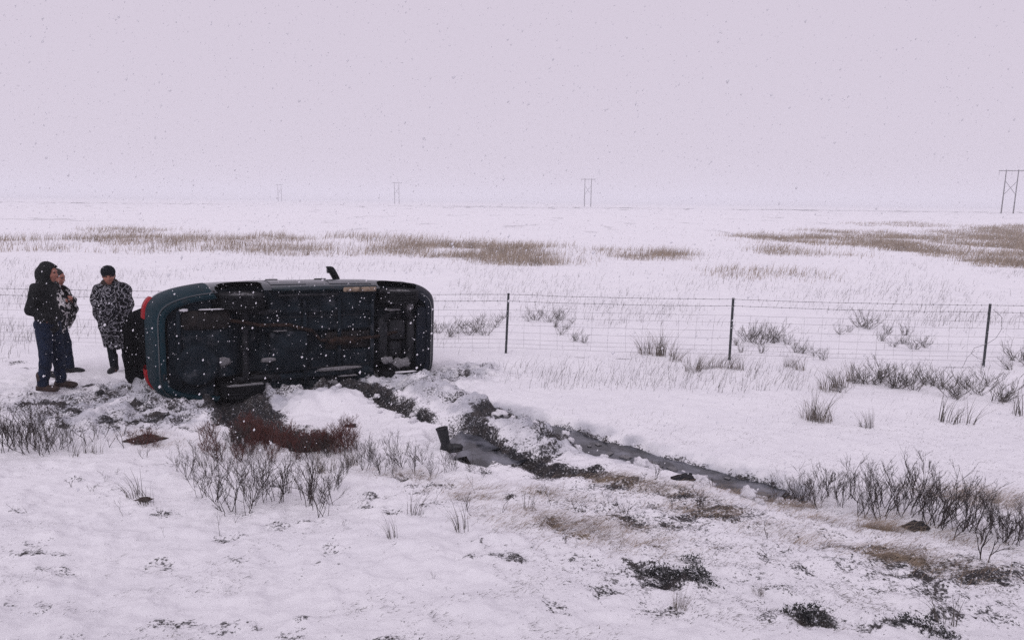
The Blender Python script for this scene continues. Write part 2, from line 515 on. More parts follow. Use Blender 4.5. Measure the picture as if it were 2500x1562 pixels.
ys = [-60, -25, -10, -4, -1, 0.6, 1.6, 2.3]
d = 2.8
while d < 2600:
    ys.append(d)
    d += max(0.0135, 0.00040 * d * d) if d < 110 else 0.045 * d
ys = np.array(ys)
NC = 880
us = np.linspace(-1, 1, NC)
half = np.where(ys > 2.8, 1.12 * ys + 3.0, np.interp(ys, [-60, -10, 2.8], [70, 22, 6.136]))
GX = us[None, :] * half[:, None]
GY = np.repeat(ys[:, None], NC, 1)
gzv, gm, gw, gs = ground(GX.ravel(), GY.ravel())
idx = np.arange(len(ys) * NC).reshape(len(ys), NC)
Fq = np.stack([idx[:-1, :-1], idx[:-1, 1:], idx[1:, 1:], idx[1:, :-1]], -1).reshape(-1, 4)
gme = np_mesh('snow_ground', np.stack([GX.ravel(), GY.ravel(), gzv], 1), Fq, True)
att = gme.color_attributes.new('cover', 'FLOAT_COLOR', 'POINT')
att.data.foreach_set('color', np.stack([gm, gw, gs, np.ones_like(gm)], 1).astype(np.float32).ravel())

def ground_material():
    m, n, l, b = new_mat('snow_over_turf')
    tc = n.new('ShaderNodeTexCoord')
    at_ = n.new('ShaderNodeAttribute'); at_.attribute_name = 'cover'
    sep = n.new('ShaderNodeSeparateColor'); l.new(at_.outputs['Color'], sep.inputs[0])
    def noise(sc, det=6, rough=0.6, vec=None):
        k = n.new('ShaderNodeTexNoise'); k.inputs['Scale'].default_value = sc; k.inputs['Detail'].default_value = det; k.inputs['Roughness'].default_value = rough
        l.new(vec or tc.outputs['Object'], k.inputs['Vector']); return k.outputs['Fac']
    def mth(op, a, b_):
        k = n.new('ShaderNodeMath'); k.operation = op
        for i, v in enumerate((a, b_)):
            if isinstance(v, (int, float)): k.inputs[i].default_value = v
            else: l.new(v, k.inputs[i])
        return k.outputs[0]
    def sm(v, a, b_):
        k = n.new('ShaderNodeMapRange'); k.interpolation_type = 'SMOOTHSTEP'; k.inputs[1].default_value = a; k.inputs[2].default_value = b_
        l.new(v, k.inputs[0]); return k.outputs[0]
    def mix(f, a, b_):
        k = n.new('ShaderNodeMix'); k.data_type = 'RGBA'
        if isinstance(f, (int, float)): k.inputs[0].default_value = f
        else: l.new(f, k.inputs[0])
        for i, v in ((6, a), (7, b_)):
            if isinstance(v, tuple): k.inputs[i].default_value = (*v, 1)
            else: l.new(v, k.inputs[i])
        return k.outputs[2]
    fine, mid, big = noise(42, 8, 0.75), noise(9, 5), noise(1.3, 4)
    sp = mth('ADD', mth('MULTIPLY', fine, 0.7), mth('MULTIPLY', mid, 0.3))
    snow = mix(sm(big, 0.35, 0.7), (0.83, 0.82, 0.85), (0.79, 0.78, 0.815))
    mudc = mix(sm(mid, 0.35, 0.7), (0.010, 0.0105, 0.014), (0.040, 0.034, 0.033))
    strawc = mix(sm(fine, 0.35, 0.65), (0.15, 0.115, 0.080), (0.34, 0.27, 0.19))
    wetc = mix(sm(mid, 0.35, 0.65), (0.30, 0.31, 0.36), (0.52, 0.52, 0.57))
    f_w = mth('MULTIPLY', sm(mth('ADD', sep.outputs[1], mth('MULTIPLY', mth('SUBTRACT', mid, 0.5), 0.6)), 0.15, 0.85), 0.8)
    f_s = sm(mth('ADD', sep.outputs[2], mth('MULTIPLY', mth('SUBTRACT', sp, 0.5), 2.2)), 0.42, 0.72)
    f_m = sm(mth('ADD', sep.outputs[0], mth('MULTIPLY', mth('SUBTRACT', sp, 0.5), 2.7)), 0.44, 0.66)
    crumbs = sm(noise(60, 3, 0.6), 0.59, 0.67)
    f_m = mth('MULTIPLY', f_m, mth('SUBTRACT', 1.0, mth('MULTIPLY', crumbs, 0.75)))
    c = mix(f_w, snow, wetc); c = mix(f_s, c, strawc); c = mix(f_m, c, mudc)
    l.new(c, b.inputs['Base Color'])
    ro = n.new('ShaderNodeMapRange'); ro.inputs[3].default_value = 0.85; ro.inputs[4].default_value = 0.45
    l.new(mth('MAXIMUM', f_w, mth('MULTIPLY', f_m, 0.5)), ro.inputs[0]); l.new(ro.outputs[0], b.inputs['Roughness'])
    b.inputs['Specular IOR Level'].default_value = 0.25
    bp = n.new('ShaderNodeBump'); bp.inputs['Strength'].default_value = 0.75; bp.inputs['Distance'].default_value = 0.03
    l.new(mth('ADD', sp, mth('MULTIPLY', f_m, -0.5)), bp.inputs['Height']); l.new(bp.outputs[0], b.inputs['Normal'])
    return m
gme.materials.append(ground_material())
gob = bpy.data.objects.new('snow_ground', gme); COL.objects.link(gob)
tag(gob, 'flat snow covered moor with ruts and churned slush', kind='structure')

# water standing in the ruts
def water_material():
    m, n, l, b = new_mat('melt_water')
    tc = n.new('ShaderNodeTexCoord')
    nz = n.new('ShaderNodeTexNoise'); nz.inputs['Scale'].default_value = 5; nz.inputs['Detail'].default_value = 6
    l.new(tc.outputs['Object'], nz.inputs['Vector'])
    r = ramp(n, [(0.40, (0.010, 0.012, 0.016)), (0.66, (0.13, 0.135, 0.16))]); l.new(nz.outputs['Fac'], r.inputs['Fac'])
    l.new(r.outputs[0], b.inputs['Base Color'])
    b.inputs['Roughness'].default_value = 0.12; b.inputs['IOR'].default_value = 1.33
    bp = n.new('ShaderNodeBump'); bp.inputs['Strength'].default_value = 0.12; bp.inputs['Distance'].default_value = 0.01
    n2 = n.new('ShaderNodeTexNoise'); n2.inputs['Scale'].default_value = 30; l.new(tc.outputs['Object'], n2.inputs['Vector'])
    l.new(n2.outputs['Fac'], bp.inputs['Height']); l.new(bp.outputs[0], b.inputs['Normal'])
    return m
M_WATER = water_material()
def puddle(P, w, dz):
    """a water sheet filling a trough; its edges run under the banks"""
    n = 14 * (len(P) - 1); V, Fc = [], []
    t = np.linspace(0, len(P) - 1, n)
    C = np.stack([np.interp(t, np.arange(len(P)), P[:, i]) for i in (0, 1)], 1)
    T = np.gradient(C, axis=0); T /= np.linalg.norm(T, axis=1)[:, None]
    N = np.stack([-T[:, 1], T[:, 0]], 1)
    zb = base(C[:, 0], C[:, 1]); zb = np.convolve(np.pad(zb, 10, 'edge'), np.ones(21) / 21, 'valid')
    for i in range(n):
        e = min(1, i / 3 + 0.75, (n - 1 - i) / 3 + 0.75)
        for s in (-1, 0, 1):
            V.append((C[i, 0] + N[i, 0] * w * s * e, C[i, 1] + N[i, 1] * w * s * e, zb[i] + dz))
    for i in range(n - 1):
        for s in (0, 1):
            a = i * 3 + s
            Fc.append((a, a + 1, a + 4, a + 3))
    o = obj('puddle', V, Fc, M_WATER)
    return tag(o, kind='structure')
puddle(RUT, 0.40, -0.105)
puddle(POOL_A, 0.46, -0.10)
puddle(POOL_B, 0.32, -0.10)

# the air, full of snow
hz_m = bpy.data.materials.new('snowy_air'); hz_m.use_nodes = True
hn, hl = hz_m.node_tree.nodes, hz_m.node_tree.links
hn.clear()
pv = hn.new('ShaderNodeVolumePrincipled'); pv.inputs['Color'].default_value = (0.915, 0.925, 0.955, 1); pv.inputs['Density'].default_value = HAZE
ho = hn.new('ShaderNodeOutputMaterial'); hl.new(pv.outputs[0], ho.inputs['Volume'])
hb = MB().box((-3100, -120, -2.0), (3100, 2750, 30.0)).build('haze', hz_m, None, False)
tag(hb, kind='stuff')
# ------------------------------------------------------------------ materials shared below
M_BODY = pmat('teal_car_paint', (0.0015, 0.009, 0.014), (0.003, 0.015, 0.021), 2.5, 0.16, 0.3, spec=0.55, dirt=(0.02, 0.022, 0.025), dscale=7, damt=(0.55, 0.75), bump=0.02)
M_BUMPER = pmat('bumper_plastic', (0.0012, 0.013, 0.020), (0.0028, 0.023, 0.033), 3.0, 0.5, 0.7, spec=0.14, dirt=(0.016, 0.020, 0.024), dscale=6, damt=(0.52, 0.75), bump=0.03)
M_NOSE = pmat('navy_nose_plastic', (0.0025, 0.005, 0.010), (0.006, 0.010, 0.018), 3.0, 0.45, 0.65, spec=0.15, dirt=(0.03, 0.032, 0.036), dscale=9, damt=(0.58, 0.72), bump=0.05)
M_UNDER = pmat('grimy_underbody', (0.0030, 0.0062, 0.0100), (0.011, 0.018, 0.025), 5.0, 0.8, 0.95, bump=0.5, bscale=30, dirt=(0.075, 0.078, 0.088), dscale=5.5, damt=(0.55, 0.78), spec=0.15)
M_STEEL = pmat('wet_dark_steel', (0.005, 0.006, 0.009), (0.022, 0.023, 0.026), 9.0, 0.6, 0.9, bump=0.3, dirt=(0.07, 0.07, 0.08), dscale=11, damt=(0.60, 0.76), spec=0.2)
M_RUST = pmat('rusty_steel', (0.008, 0.006, 0.006), (0.034, 0.020, 0.015), 14.0, 0.9, bump=0.4, spec=0.15)
M_MUFF = pmat('muffler_steel', (0.006, 0.006, 0.007), (0.022, 0.018, 0.017), 8.0, 0.85, spec=0.2, bump=0.3, dirt=(0.05, 0.045, 0.045), dscale=7, damt=(0.6, 0.8))
M_BARE = pmat('scraped_sill', (0.17, 0.12, 0.085), (0.30, 0.23, 0.17), 12.0, 0.85, bump=0.4, dirt=(0.03, 0.025, 0.022), dscale=8, damt=(0.52, 0.62))
M_TYRE = pmat('tyre_rubber', (0.003, 0.0035, 0.005), (0.008, 0.009, 0.011), 20.0, 0.9, spec=0.2, bump=0.4, dirt=(0.03, 0.03, 0.034), dscale=6, damt=(0.55, 0.75))
M_RIM = pmat('dull_wheel_rim', (0.12, 0.12, 0.125), (0.2, 0.2, 0.21), 12, 0.45, metal=0.6, dirt=(0.03, 0.03, 0.03), dscale=8, damt=(0.5, 0.7))
M_RED = pmat('red_lamp_lens', (0.20, 0.004, 0.008), (0.34, 0.010, 0.014), 18, 0.3, spec=0.2)
M_LAMP = pmat('clear_lamp_lens', (0.25, 0.26, 0.28), (0.4, 0.41, 0.43), 9, 0.12)
M_GLASS = pmat('dark_car_glass', (0.004, 0.006, 0.008), (0.008, 0.011, 0.014), 3, 0.06, spec=0.5)
M_TRIM = pmat('black_trim', (0.002, 0.0025, 0.004), (0.006, 0.007, 0.009), 10, 0.7, spec=0.25, bump=0.1, dirt=(0.05, 0.05, 0.055), dscale=8, damt=(0.6, 0.8))
M_SNOW = pmat('clotted_snow', (0.80, 0.79, 0.83), (0.62, 0.61, 0.65), 16, 0.85, bump=0.6, bscale=60, dirt=(0.16, 0.15, 0.15), dscale=9, damt=(0.60, 0.78))
M_DSNOW = pmat('dirty_snow', (0.46, 0.45, 0.47), (0.11, 0.11, 0.12), 22, 0.85, bump=0.9, bscale=60, dirt=(0.015, 0.015, 0.017), dscale=16, damt=(0.46, 0.62))
M_FSTEEL = pmat('dark_fence_steel', (0.018, 0.022, 0.026), (0.045, 0.05, 0.055), 25, 0.6, bump=0.2, dirt=(0.7, 0.7, 0.73), dscale=40, damt=(0.62, 0.68))
M_WIRE = pmat('weathered_wire', (0.06, 0.057, 0.062), (0.12, 0.112, 0.118), 30, 0.6)
M_WOODPOLE = pmat('weathered_pole', (0.035, 0.032, 0.034), (0.07, 0.062, 0.06), 3, 0.85)

# ------------------------------------------------------------------ wire fence
POSTS = [np.array(at(*q)) for q in ((1235, 862), (1780, 880), (2400, 892))]
_stp = (POSTS[2] - POSTS[0]) / 2
POSTS = [POSTS[0] + np.array([-4.05 * k, 0.10 * k]) for k in (4, 3, 2.35, 1.2)] + POSTS + [POSTS[2] + np.array([4.2, -0.1]), POSTS[2] + np.array([8.4, -0.2])]
LEAN = [0.01, -0.01, 0.015, 0.02, 0.035, 0.0, -0.015, 0.01, 0.0]
fence = empty('wire_fence', (POSTS[4][0], POSTS[4][1], gz1(*POSTS[4])))
tag(fence, 'stock fence of thin steel posts, barbed wire and wire netting across the snow', 'fence')
F0 = np.array(fence.location)
PB = [np.array([p[0], p[1], gz1(*p)]) for p in POSTS]
PT = [b + np.array([l * 1.05, 0, 1.05]) for b, l in zip(PB, LEAN)]
for b, t in zip(PB, PT):
    mb = MB()
    ax = (t - b) / np.linalg.norm(t - b)
    ring = [(-0.021, -0.014), (0.021, -0.014), (0.021, -0.006), (0.005, -0.006), (0.005, 0.018), (-0.005, 0.018), (-0.005, -0.006), (-0.021, -0.006)]
    mb.loft([[p + np.array([u, v, 0]) - F0 for u, v in ring] for p in (b - ax * 0.35, t + ax * 0.02)])
    mb.build('post', M_FSTEEL, fence, False)
def strand(fr, name, r, barbed, sag=0.018, i0=0, jit=0.006, i1=99):
    pts = []
    for i in range(max(0, i0), min(len(PB) - 1, i1)):
        a, b = PB[i] + (PT[i] - PB[i]) * fr, PB[i + 1] + (PT[i + 1] - PB[i + 1]) * fr
        for k in range(12):
            u = k / 12
            pts.append(a + (b - a) * u + np.array([0, -0.022, -sag * 4 * u * (1 - u) + rng.normal(0, jit * 0.4)]) - F0)
    mb = MB(); mb.tube(pts, r, 4, False)
    if barbed:
        P = np.array(pts); L = np.r_[0, np.cumsum(np.linalg.norm(np.diff(P, axis=0), axis=1))]
        for s in np.arange(0.05, L[-1], 0.13):
            c = np.array([np.interp(s, L, P[:, j]) for j in range(3)])
            for sgn in (-1, 1):
                dv = np.array([rng.normal(0, .4), rng.normal(0, 1), rng.normal(0, 1)]); dv *= 0.018 / np.linalg.norm(dv)
                mb.tube([c - dv, c + dv], 0.0022, 3, False)
    return mb.build(name, M_WIRE, fence)
strand(1.00, 'barbed_wire', 0.0030, True)
strand(0.89, 'barbed_wire', 0.0028, True)
NET = [0.74, 0.63, 0.49, 0.365, 0.245, 0.17, 0.10]
for h in NET: strand(h, 'netting_wire', 0.0016, False, 0.012)
strand(-0.005, 'barbed_wire', 0.0028, True, 0.03, 4)
mb = MB()
for i in range(len(PB) - 1):
    L = np.linalg.norm(PB[i + 1] - PB[i]); k = int(L / 0.295)
    for j in range(1, k):
        u = j / k; q = [PB[a] + (PT[a] - PB[a]) * h for h in (NET[0], NET[3], NET[-1]) for a in (i, i + 1)]
        pts = []
        for s in range(3):
            a, b = q[2 * s], q[2 * s + 1]
            pts.append(a + (b - a) * u + np.array([rng.normal(0, 0.008), -0.022, -0.012 * 4 * u * (1 - u)]) - F0)
        mb.tube(pts, 0.0014, 3, False)
tag(mb.build('netting_stays', M_WIRE, fence), kind='stuff')
# a loose wire end curling off the right-hand post
b = PB[6]
mb = MB(); mb.tube([b + np.array(o) - F0 for o in ((0.03, -0.03, 0.98), (0.17, -0.05, 0.86), (0.20, -0.05, 0.66), (0.12, -0.05, 0.50), (-0.02, -0.05, 0.40), (-0.22, -0.05, 0.33), (-0.26, -0.05, 0.24), (-0.14, -0.05, 0.16), (-0.02, -0.04, 0.13))], 0.0035, 4)
mb.build('loose_wire', M_WIRE, fence)
mb = MB(); mb.tube([b + np.array(o) - F0 for o in ((-0.20, -0.05, 0.30), (-0.33, -0.06, 0.16), (-0.38, -0.06, 0.0))], 0.003, 4)
mb.build('loose_wire', M_WIRE, fence)

# ------------------------------------------------------------------ transmission line
def tower(x, y, lab):
    e = empty('transmission_tower', (x, y, gz1(x, y)), -0.35)
    tag(e, lab, 'pylon', 'wooden pylons of the transmission line')
    hgt, sp = 16.0, 1.95
    for s in (-1, 1):
        MB().tube([(s * sp, 0, -0.5), (s * sp, 0, hgt + 0.3)], [0.24, 0.17], 8).build('pole', M_WOODPOLE, e)
    MB().tube([(-4.3, 0.2, hgt - 0.1), (4.3, 0.2, hgt - 0.1)], 0.16, 6).build('crossarm', M_WOODPOLE, e)
    for s in (-1, 1):
        MB().tube([(s * sp, -0.2, hgt * 0.76), (-s * sp, -0.2 - 0.05 * s, hgt * 0.44)], 0.09, 6).build('brace', M_WOODPOLE, e)
    for u in (-4.1, 0, 4.1):
        mb = MB()
        mb.tube([(u, 0.2, hgt - 0.2), (u, 0.2, hgt - 1.9)], 0.03, 5)
        for k in range(8):
            z = hgt - 0.5 - 0.17 * k
            mb.lathe([(0.02, z + 0.05), (0.12, z), (0.02, z - 0.02)], (u, 0.2, 0), 8)
        mb.build('insulator', M_STEEL, e)
    return e
def far_at(px, hz, dist): return ((px - 1250) / FPX * dist, dist)
tower(187, 267, 'sharpest wooden H-frame pylon with crossed braces, nearest along the line')
tower(44, 418, 'half faded wooden H-frame pylon, second along the line into the snowfall')
tower(-90, 546, 'faint grey wooden H-frame pylon, third along the line into the snowfall')
tower(-222, 672, 'barely visible wooden H-frame pylon at the far end of the line')
# ------------------------------------------------------------------ the overturned car
# local frame: x rear -> front, y underside -> roof (away from the road), z = the car's left flank (on the ground) -> right flank (up)
CL, CW = 4.06, 1.64
ZC = CW / 2
TH = math.radians(29.5)
car = empty('car', (-4.59, 8.62, -0.17), TH)
car.scale = (0.975, 1.0, 1.02)
car.rotation_euler = (0, math.radians(1.7), TH)
car.rotation_mode = 'XYZ'
tag(car, 'dark teal car lying on its side with its grimy underside turned to the road', 'car')
_ly = [0.00, 0.08, 0.20, 0.34, 0.48, 0.60, 0.70, 0.78, 0.86, 0.92, 1.00, 1.10, 1.20, 1.27, 1.31, 1.33]
_xr = [0.09, 0.05, 0.02, 0.00, -.02, -.04, -.05, -.05, -.04, -.01, 0.05, 0.14, 0.24, 0.34, 0.46, 0.70]
_xf = [3.92, 3.98, 4.04, 4.06, 4.04, 3.98, 3.86, 3.60, 3.05, 2.86, 2.72, 2.54, 2.34, 2.18, 2.02, 1.80]
_hw = [0.745, 0.775, 0.805, 0.82, 0.82, 0.81, 0.80, 0.79, 0.775, 0.755, 0.725, 0.685, 0.64, 0.60, 0.55, 0.42]
NA = 160
def ring(y, grow=0.0):
    """plan outline of the body at height y: rounded rear, rounder nose"""
    xr, xf, hw = np.interp(y, _ly, _xr) - grow, np.interp(y, _ly, _xf) + grow, np.interp(y, _ly, _hw) + grow
    a = 2 * np.pi * np.arange(NA) / NA
    c, s = np.cos(a), np.sin(a)
    mid = (xr + xf) / 2
    lr, lf = 0.62, (0.58 if y < 0.75 else 0.35)
    # rounded ends on a straight-sided middle
    pw = lambda v, e: np.sign(v) * np.abs(v) ** e
    x = np.where(c > 0, pw(c, 0.62), pw(c, 0.62)); z = pw(s, 0.42)
    k = np.clip(np.abs(c), 0, 1)
    half = (xf - xr) / 2
    xx = mid + half * pw(c, 0.55)
    tap = 1 - 0.085 * (np.clip(0.95 - xx, 0, 1) / 0.95) ** 2 - 0.02 * (np.clip(xx - 3.5, 0, 1) / 0.56) ** 2
    return np.stack([xx, np.full(NA, y), ZC + hw * tap * pw(s, 0.25)], 1)
WX, WR = (1.13, 3.42), 0.335                                  # wheel centres, arch radius
WY = 0.12
levels = np.unique(np.r_[np.arange(0.0, 0.9, 0.035), np.arange(0.9, 1.29, 0.04), 1.29, 1.31, 1.325, 1.33])
rings = [ring(y) for y in levels]
V = np.concatenate(rings); nl = len(levels)
Fc = []
for i in range(nl - 1):
    for k in range(NA):
        q = (i * NA + k, i * NA + (k + 1) % NA, (i + 1) * NA + (k + 1) % NA, (i + 1) * NA + k)
        c = V[list(q)].mean(0)
        side = abs(c[2] - ZC) > 0.6
        if side and any(math.hypot(c[0] - w, c[1] - WY) < WR for w in WX): continue
        if c[0] < 0.40 and abs(c[2] - ZC) < 0.60 and 0.62 < c[1] < 1.24 and abs(c[2] - ZC) < 0.60: continue     # open hatch
        Fc.append(q)
Vs = V.copy()
for w in WX:
    d_ = np.hypot(V[:, 0] - w, V[:, 1] - WY); m_ = (np.abs(d_ - WR) < 0.035) & (np.abs(V[:, 2] - ZC) > 0.6) & (V[:, 1] > 0.01)
    Vs[m_, 0] = w + (V[m_, 0] - w) / d_[m_] * WR; Vs[m_, 1] = WY + (V[m_, 1] - WY) / d_[m_] * WR
Vs = [tuple(v) for v in Vs] + [(1.25, 1.345, ZC)]
for k in range(NA): Fc.append(((nl - 1) * NA + k, (nl - 1) * NA + (k + 1) % NA, len(Vs) - 1))
shell = obj('body', Vs, Fc, M_BODY, car)
auto_smooth(shell, 40)
# bumpers: the same outline a little proud, with the lip curling under
def bumper(name, sel, top, mat):
    lev = [(top, 0.012), (top - 0.12, 0.016), (0.34, 0.018), (0.22, 0.017), (0.12, 0.014), (0.05, 0.008), (0.01, -0.006), (-0.012, -0.03), (-0.014, -0.05), (-0.004, -0.075), (0.05, -0.10)]
    rr = []
    for y, g in lev:
        r = ring(max(y, 0.0), g); r[:, 1] = y
        rr.append([tuple(p) for p, s in zip(r, sel) if s])
    # keep the run contiguous
    ids = np.nonzero(sel)[0]
    brk = np.nonzero(np.diff(ids) > 1)[0]
    if len(brk): rr = [q[brk[0] + 1:] + q[:brk[0] + 1] for q in rr]
    return auto_smooth(MB().loft(rr, closed=False).build(name, mat, car), 50)
r0 = ring(0.34)
rear_b = bumper('rear_bumper', r0[:, 0] < 0.74, 0.60, M_BUMPER)
front_b = bumper('front_bumper', r0[:, 0] > 3.72, 0.62, M_NOSE)
front_b2 = None
# floor pan: pressed sheet with tunnel, ribs, tank and spare-wheel bulges, and the wheel wells
nx, nz = 150, 74
gx, gz_ = np.linspace(0.20, 3.86, nx), np.linspace(0.075, CW - 0.075, nz)
X, Zz = np.meshgrid(gx, gz_, indexing='ij')
_r = ring(0.1); _r = _r[_r[:, 2] > ZC]; _r = _r[np.argsort(_r[:, 0])]
Zz = ZC + (Zz - ZC) / (ZC - 0.075) * (np.interp(X, _r[:, 0], _r[:, 2] - ZC) - 0.05)
Yf = np.full(X.shape, 0.075)
s_ = np.abs(Zz - ZC)
Yf += 0.10 * sstep(0.17, 0.10, s_) * sstep(1.2, 1.5, X)                                 # tunnel
Yf += 0.016 * (np.sin(X * 26) > 0.2) * sstep(0.2, 0.26, s_) * sstep(0.66, 0.6, s_) * sstep(1.5, 1.6, X) * sstep(3.0, 2.9, X)
Yf -= 0.05 * sstep(0.06, 0.03, np.abs(s_ - 0.46)) * sstep(1.3, 1.5, X) * sstep(3.1, 2.9, X)   # frame rails
Yf -= 0.035 * sstep(0.03, 0.015, np.abs(s_ - 0.70)) * sstep(1.5, 1.55, X) * sstep(3.05, 3.0, X)  # sill flange
Yf += 0.16 * sstep(0.9, 1.25, X) * sstep(1.45, 1.3, X)                                     # axle kick-up
Yf -= 0.10 * sstep(0.30, 0.24, np.hypot(X - 0.55, Zz - ZC + 0.22))                         # spare-wheel well
Yf += 0.20 * sstep(2.95, 3.15, X) * sstep(3.75, 3.55, X) * sstep(0.6, 0.5, s_)             # engine bay
for w in WX:
    Yf += 0.40 * sstep(0.38, 0.32, np.abs(X - w)) * sstep(0.40, 0.46, s_)
Yf += 0.008 * fbm(X * 9, Zz * 9, 131, 3)
V = np.stack([X.ravel(), Yf.ravel(), Zz.ravel()], 1)
ii = np.arange(nx * nz).reshape(nx, nz)
Fq = np.stack([ii[:-1, :-1], ii[:-1, 1:], ii[1:, 1:], ii[1:, :-1]], -1).reshape(-1, 4)
fme = np_mesh('floor_pan', V, Fq[:, ::-1], True); fme.materials.append(M_UNDER)
fp = bpy.data.objects.new('floor_pan', fme); COL.objects.link(fp); fp.parent = car
# sills
for z0, z1, mt in ((0.03, 0.10, M_TRIM), (CW - 0.10, CW - 0.028, M_BODY)):
    MB().box((1.52, -0.012, z0), (3.04, 0.11, z1), 0.03).build('sill', mt, car)
MB().box((2.52, -0.024, CW - 0.125), (3.02, 0.03, CW - 0.055), 0.02).build('scraped_sill_panel', M_BARE, car)['label'] = 'scraped tan sill panel with rust holes'
MB().box((1.60, -0.015, CW - 0.17), (2.45, 0.05, CW - 0.135), 0.012).build('seam_flange', M_STEEL, car)
MB().box((1.60, -0.015, 0.135), (2.95, 0.05, 0.17), 0.012).build('seam_flange', M_STEEL, car)
# running gear
def wheel(x, z, inner):
    e = empty('wheel'); e.parent = car; e.location = (x, WY, z)
    R, w = 0.298, 0.093
    prof = [(0.19, -w * .85), (0.245, -w), (0.280, -w * .97), (R - .004, -w * .82), (R, -w * .72)]
    for g in (-0.42, 0.0, 0.42):
        prof += [(R, w * g - 0.009), (R - 0.010, w * g - 0.006), (R - 0.010, w * g + 0.006), (R, w * g + 0.009)]
    prof += [(R, w * .72), (R - .004, w * .82), (0.280, w * .97), (0.245, w), (0.19, w * .85)]
    t = MB().lathe(prof, (0, 0, 0), 48)
    for k in range(40):                                                     # shoulder blocks
        a = 2 * math.pi * k / 40
        for sg in (-1, 1):
            c = np.array([math.cos(a), math.sin(a), 0]) ; tg = np.array([-math.sin(a), math.cos(a), 0])
            P = []
            for rr in (R - 0.006, R + 0.005):
                for u, zz in ((-0.013, 0.50), (0.013, 0.50), (0.016, 0.90), (-0.010, 0.90)):
                    P.append(c * rr + tg * u + np.array([0, 0, sg * w * zz]))
            t.add(P, [(0, 3, 2, 1), (4, 5, 6, 7), (0, 1, 5, 4), (1, 2, 6, 5), (2, 3, 7, 6), (3, 0, 4, 7)])
    auto_smooth(t.build('tyre', M_TYRE, e), 40)
    rm = MB().lathe([(0.195, -w * .8), (0.185, -w * .5), (0.178, 0), (0.185, w * .5), (0.195, w * .8)], (0, 0, 0), 32)
    s = -inner
    rm.lathe([(0.001, s * 0.045), (0.06, s * 0.05), (0.07, s * 0.03), (0.07, s * 0.01)], (0, 0, 0), 20)
    for k in range(6):
        a = 2 * math.pi * k / 6
        c, q = math.cos(a), math.sin(a)
        rm.tube([(0.05 * c, 0.05 * q, s * 0.035), (0.12 * c, 0.12 * q, s * 0.05), (0.188 * c, 0.188 * q, s * 0.045)], [0.028, 0.024, 0.026], 6)
    auto_smooth(rm.build('rim', M_RIM, e), 40)
    auto_smooth(MB().lathe([(0.02, inner * 0.02), (0.13, inner * 0.02), (0.13, inner * 0.035), (0.05, inner * 0.05), (0.02, inner * 0.07)], (0, 0, 0), 24).build('brake_disc', M_STEEL, e), 40)
    return e
for x in WX:
    wheel(x, 0.235, 1); wheel(x, CW - 0.215, -1)
auto_smooth(MB().tube([(1.17, 0.11, 0.27), (1.17, 0.10, 0.6), (1.17, 0.10, 1.05), (1.17, 0.11, CW - 0.27)], [0.05, 0.042, 0.042, 0.05], 10).build('rear_axle', M_STEEL, car), 40)
for z in (0.36, CW - 0.36):
    MB().tube([(1.16, 0.10, z), (1.45, 0.06, z - 0.02 * np.sign(z - ZC)), (1.62, 0.05, z)], [0.045, 0.035, 0.04], 8).build('trailing_arm', M_STEEL, car)
    MB().tube([(1.0, 0.30, z), (1.13, 0.05, z)], 0.035, 8).build('shock_absorber', M_STEEL, car)
    sg = 1 if z > ZC else -1
    MB().tube([(3.16, 0.06, ZC + sg * 0.26), (3.30, 0.045, ZC + sg * 0.42), (3.42, 0.05, ZC + sg * 0.55)], [0.05, 0.04, 0.035], 8).build('control_arm', M_STEEL, car)
    MB().tube([(3.60, 0.06, ZC + sg * 0.26), (3.52, 0.045, ZC + sg * 0.42), (3.43, 0.05, ZC + sg * 0.55)], [0.05, 0.04, 0.03], 8).build('control_arm', M_STEEL, car)
    MB().tube([(3.42, 0.14, ZC + sg * 0.20), (3.42, 0.14, ZC + sg * 0.56)], 0.026, 8).build('drive_shaft', M_STEEL, car)
MB().box((3.08, 0.02, ZC - 0.30), (3.22, 0.12, ZC + 0.30), 0.035).box((3.54, 0.03, ZC - 0.30), (3.66, 0.13, ZC + 0.30), 0.035).build('subframe', M_STEEL, car)
auto_smooth(MB().box((3.24, 0.05, ZC - 0.04), (3.52, 0.24, ZC + 0.26), 0.05).build('oil_sump', M_STEEL, car), 50)
auto_smooth(MB().box((3.24, 0.10, ZC - 0.32), (3.50, 0.28, ZC - 0.06), 0.08).build('gearbox', M_STEEL, car), 50)
auto_smooth(MB().box((1.48, 0.0, 0.42), (2.02, 0.14, 1.00), 0.06).build('fuel_tank', M_UNDER, car), 50)
auto_smooth(MB().box((0.36, -0.01, 1.06), (0.98, 0.17, 1.32), 0.085).build('muffler', M_MUFF, car), 50)
MB().tube([(3.38, 0.06, ZC + 0.08), (3.05, 0.05, ZC + 0.03), (2.7, 0.05, ZC), (2.2, 0.04, ZC + 0.02), (2.08, 0.03, ZC + 0.16), (1.75, 0.02, ZC + 0.26), (1.35, -0.01, ZC + 0.28), (1.05, 0.04, ZC + 0.34), (0.9, 0.07, ZC + 0.36)], 0.026, 8).build('exhaust_pipe', M_RUST, car)
auto_smooth(MB().tube([(2.75, 0.045, ZC), (2.70, 0.045, ZC), (2.35, 0.045, ZC), (2.30, 0.045, ZC)], [0.03, 0.062, 0.062, 0.03], 12).build('resonator', M_RUST, car), 40)
MB().box((2.28, 0.085, ZC - 0.12), (2.95, 0.10, ZC + 0.12), 0.006).build('heat_shield', M_MUFF, car)
MB().tube([(0.9, 0.06, ZC - 0.5), (1.4, 0.05, ZC - 0.36), (2.9, 0.045, ZC - 0.36), (3.1, 0.06, ZC - 0.33)], 0.007, 5).build('brake_line', M_STEEL, car)
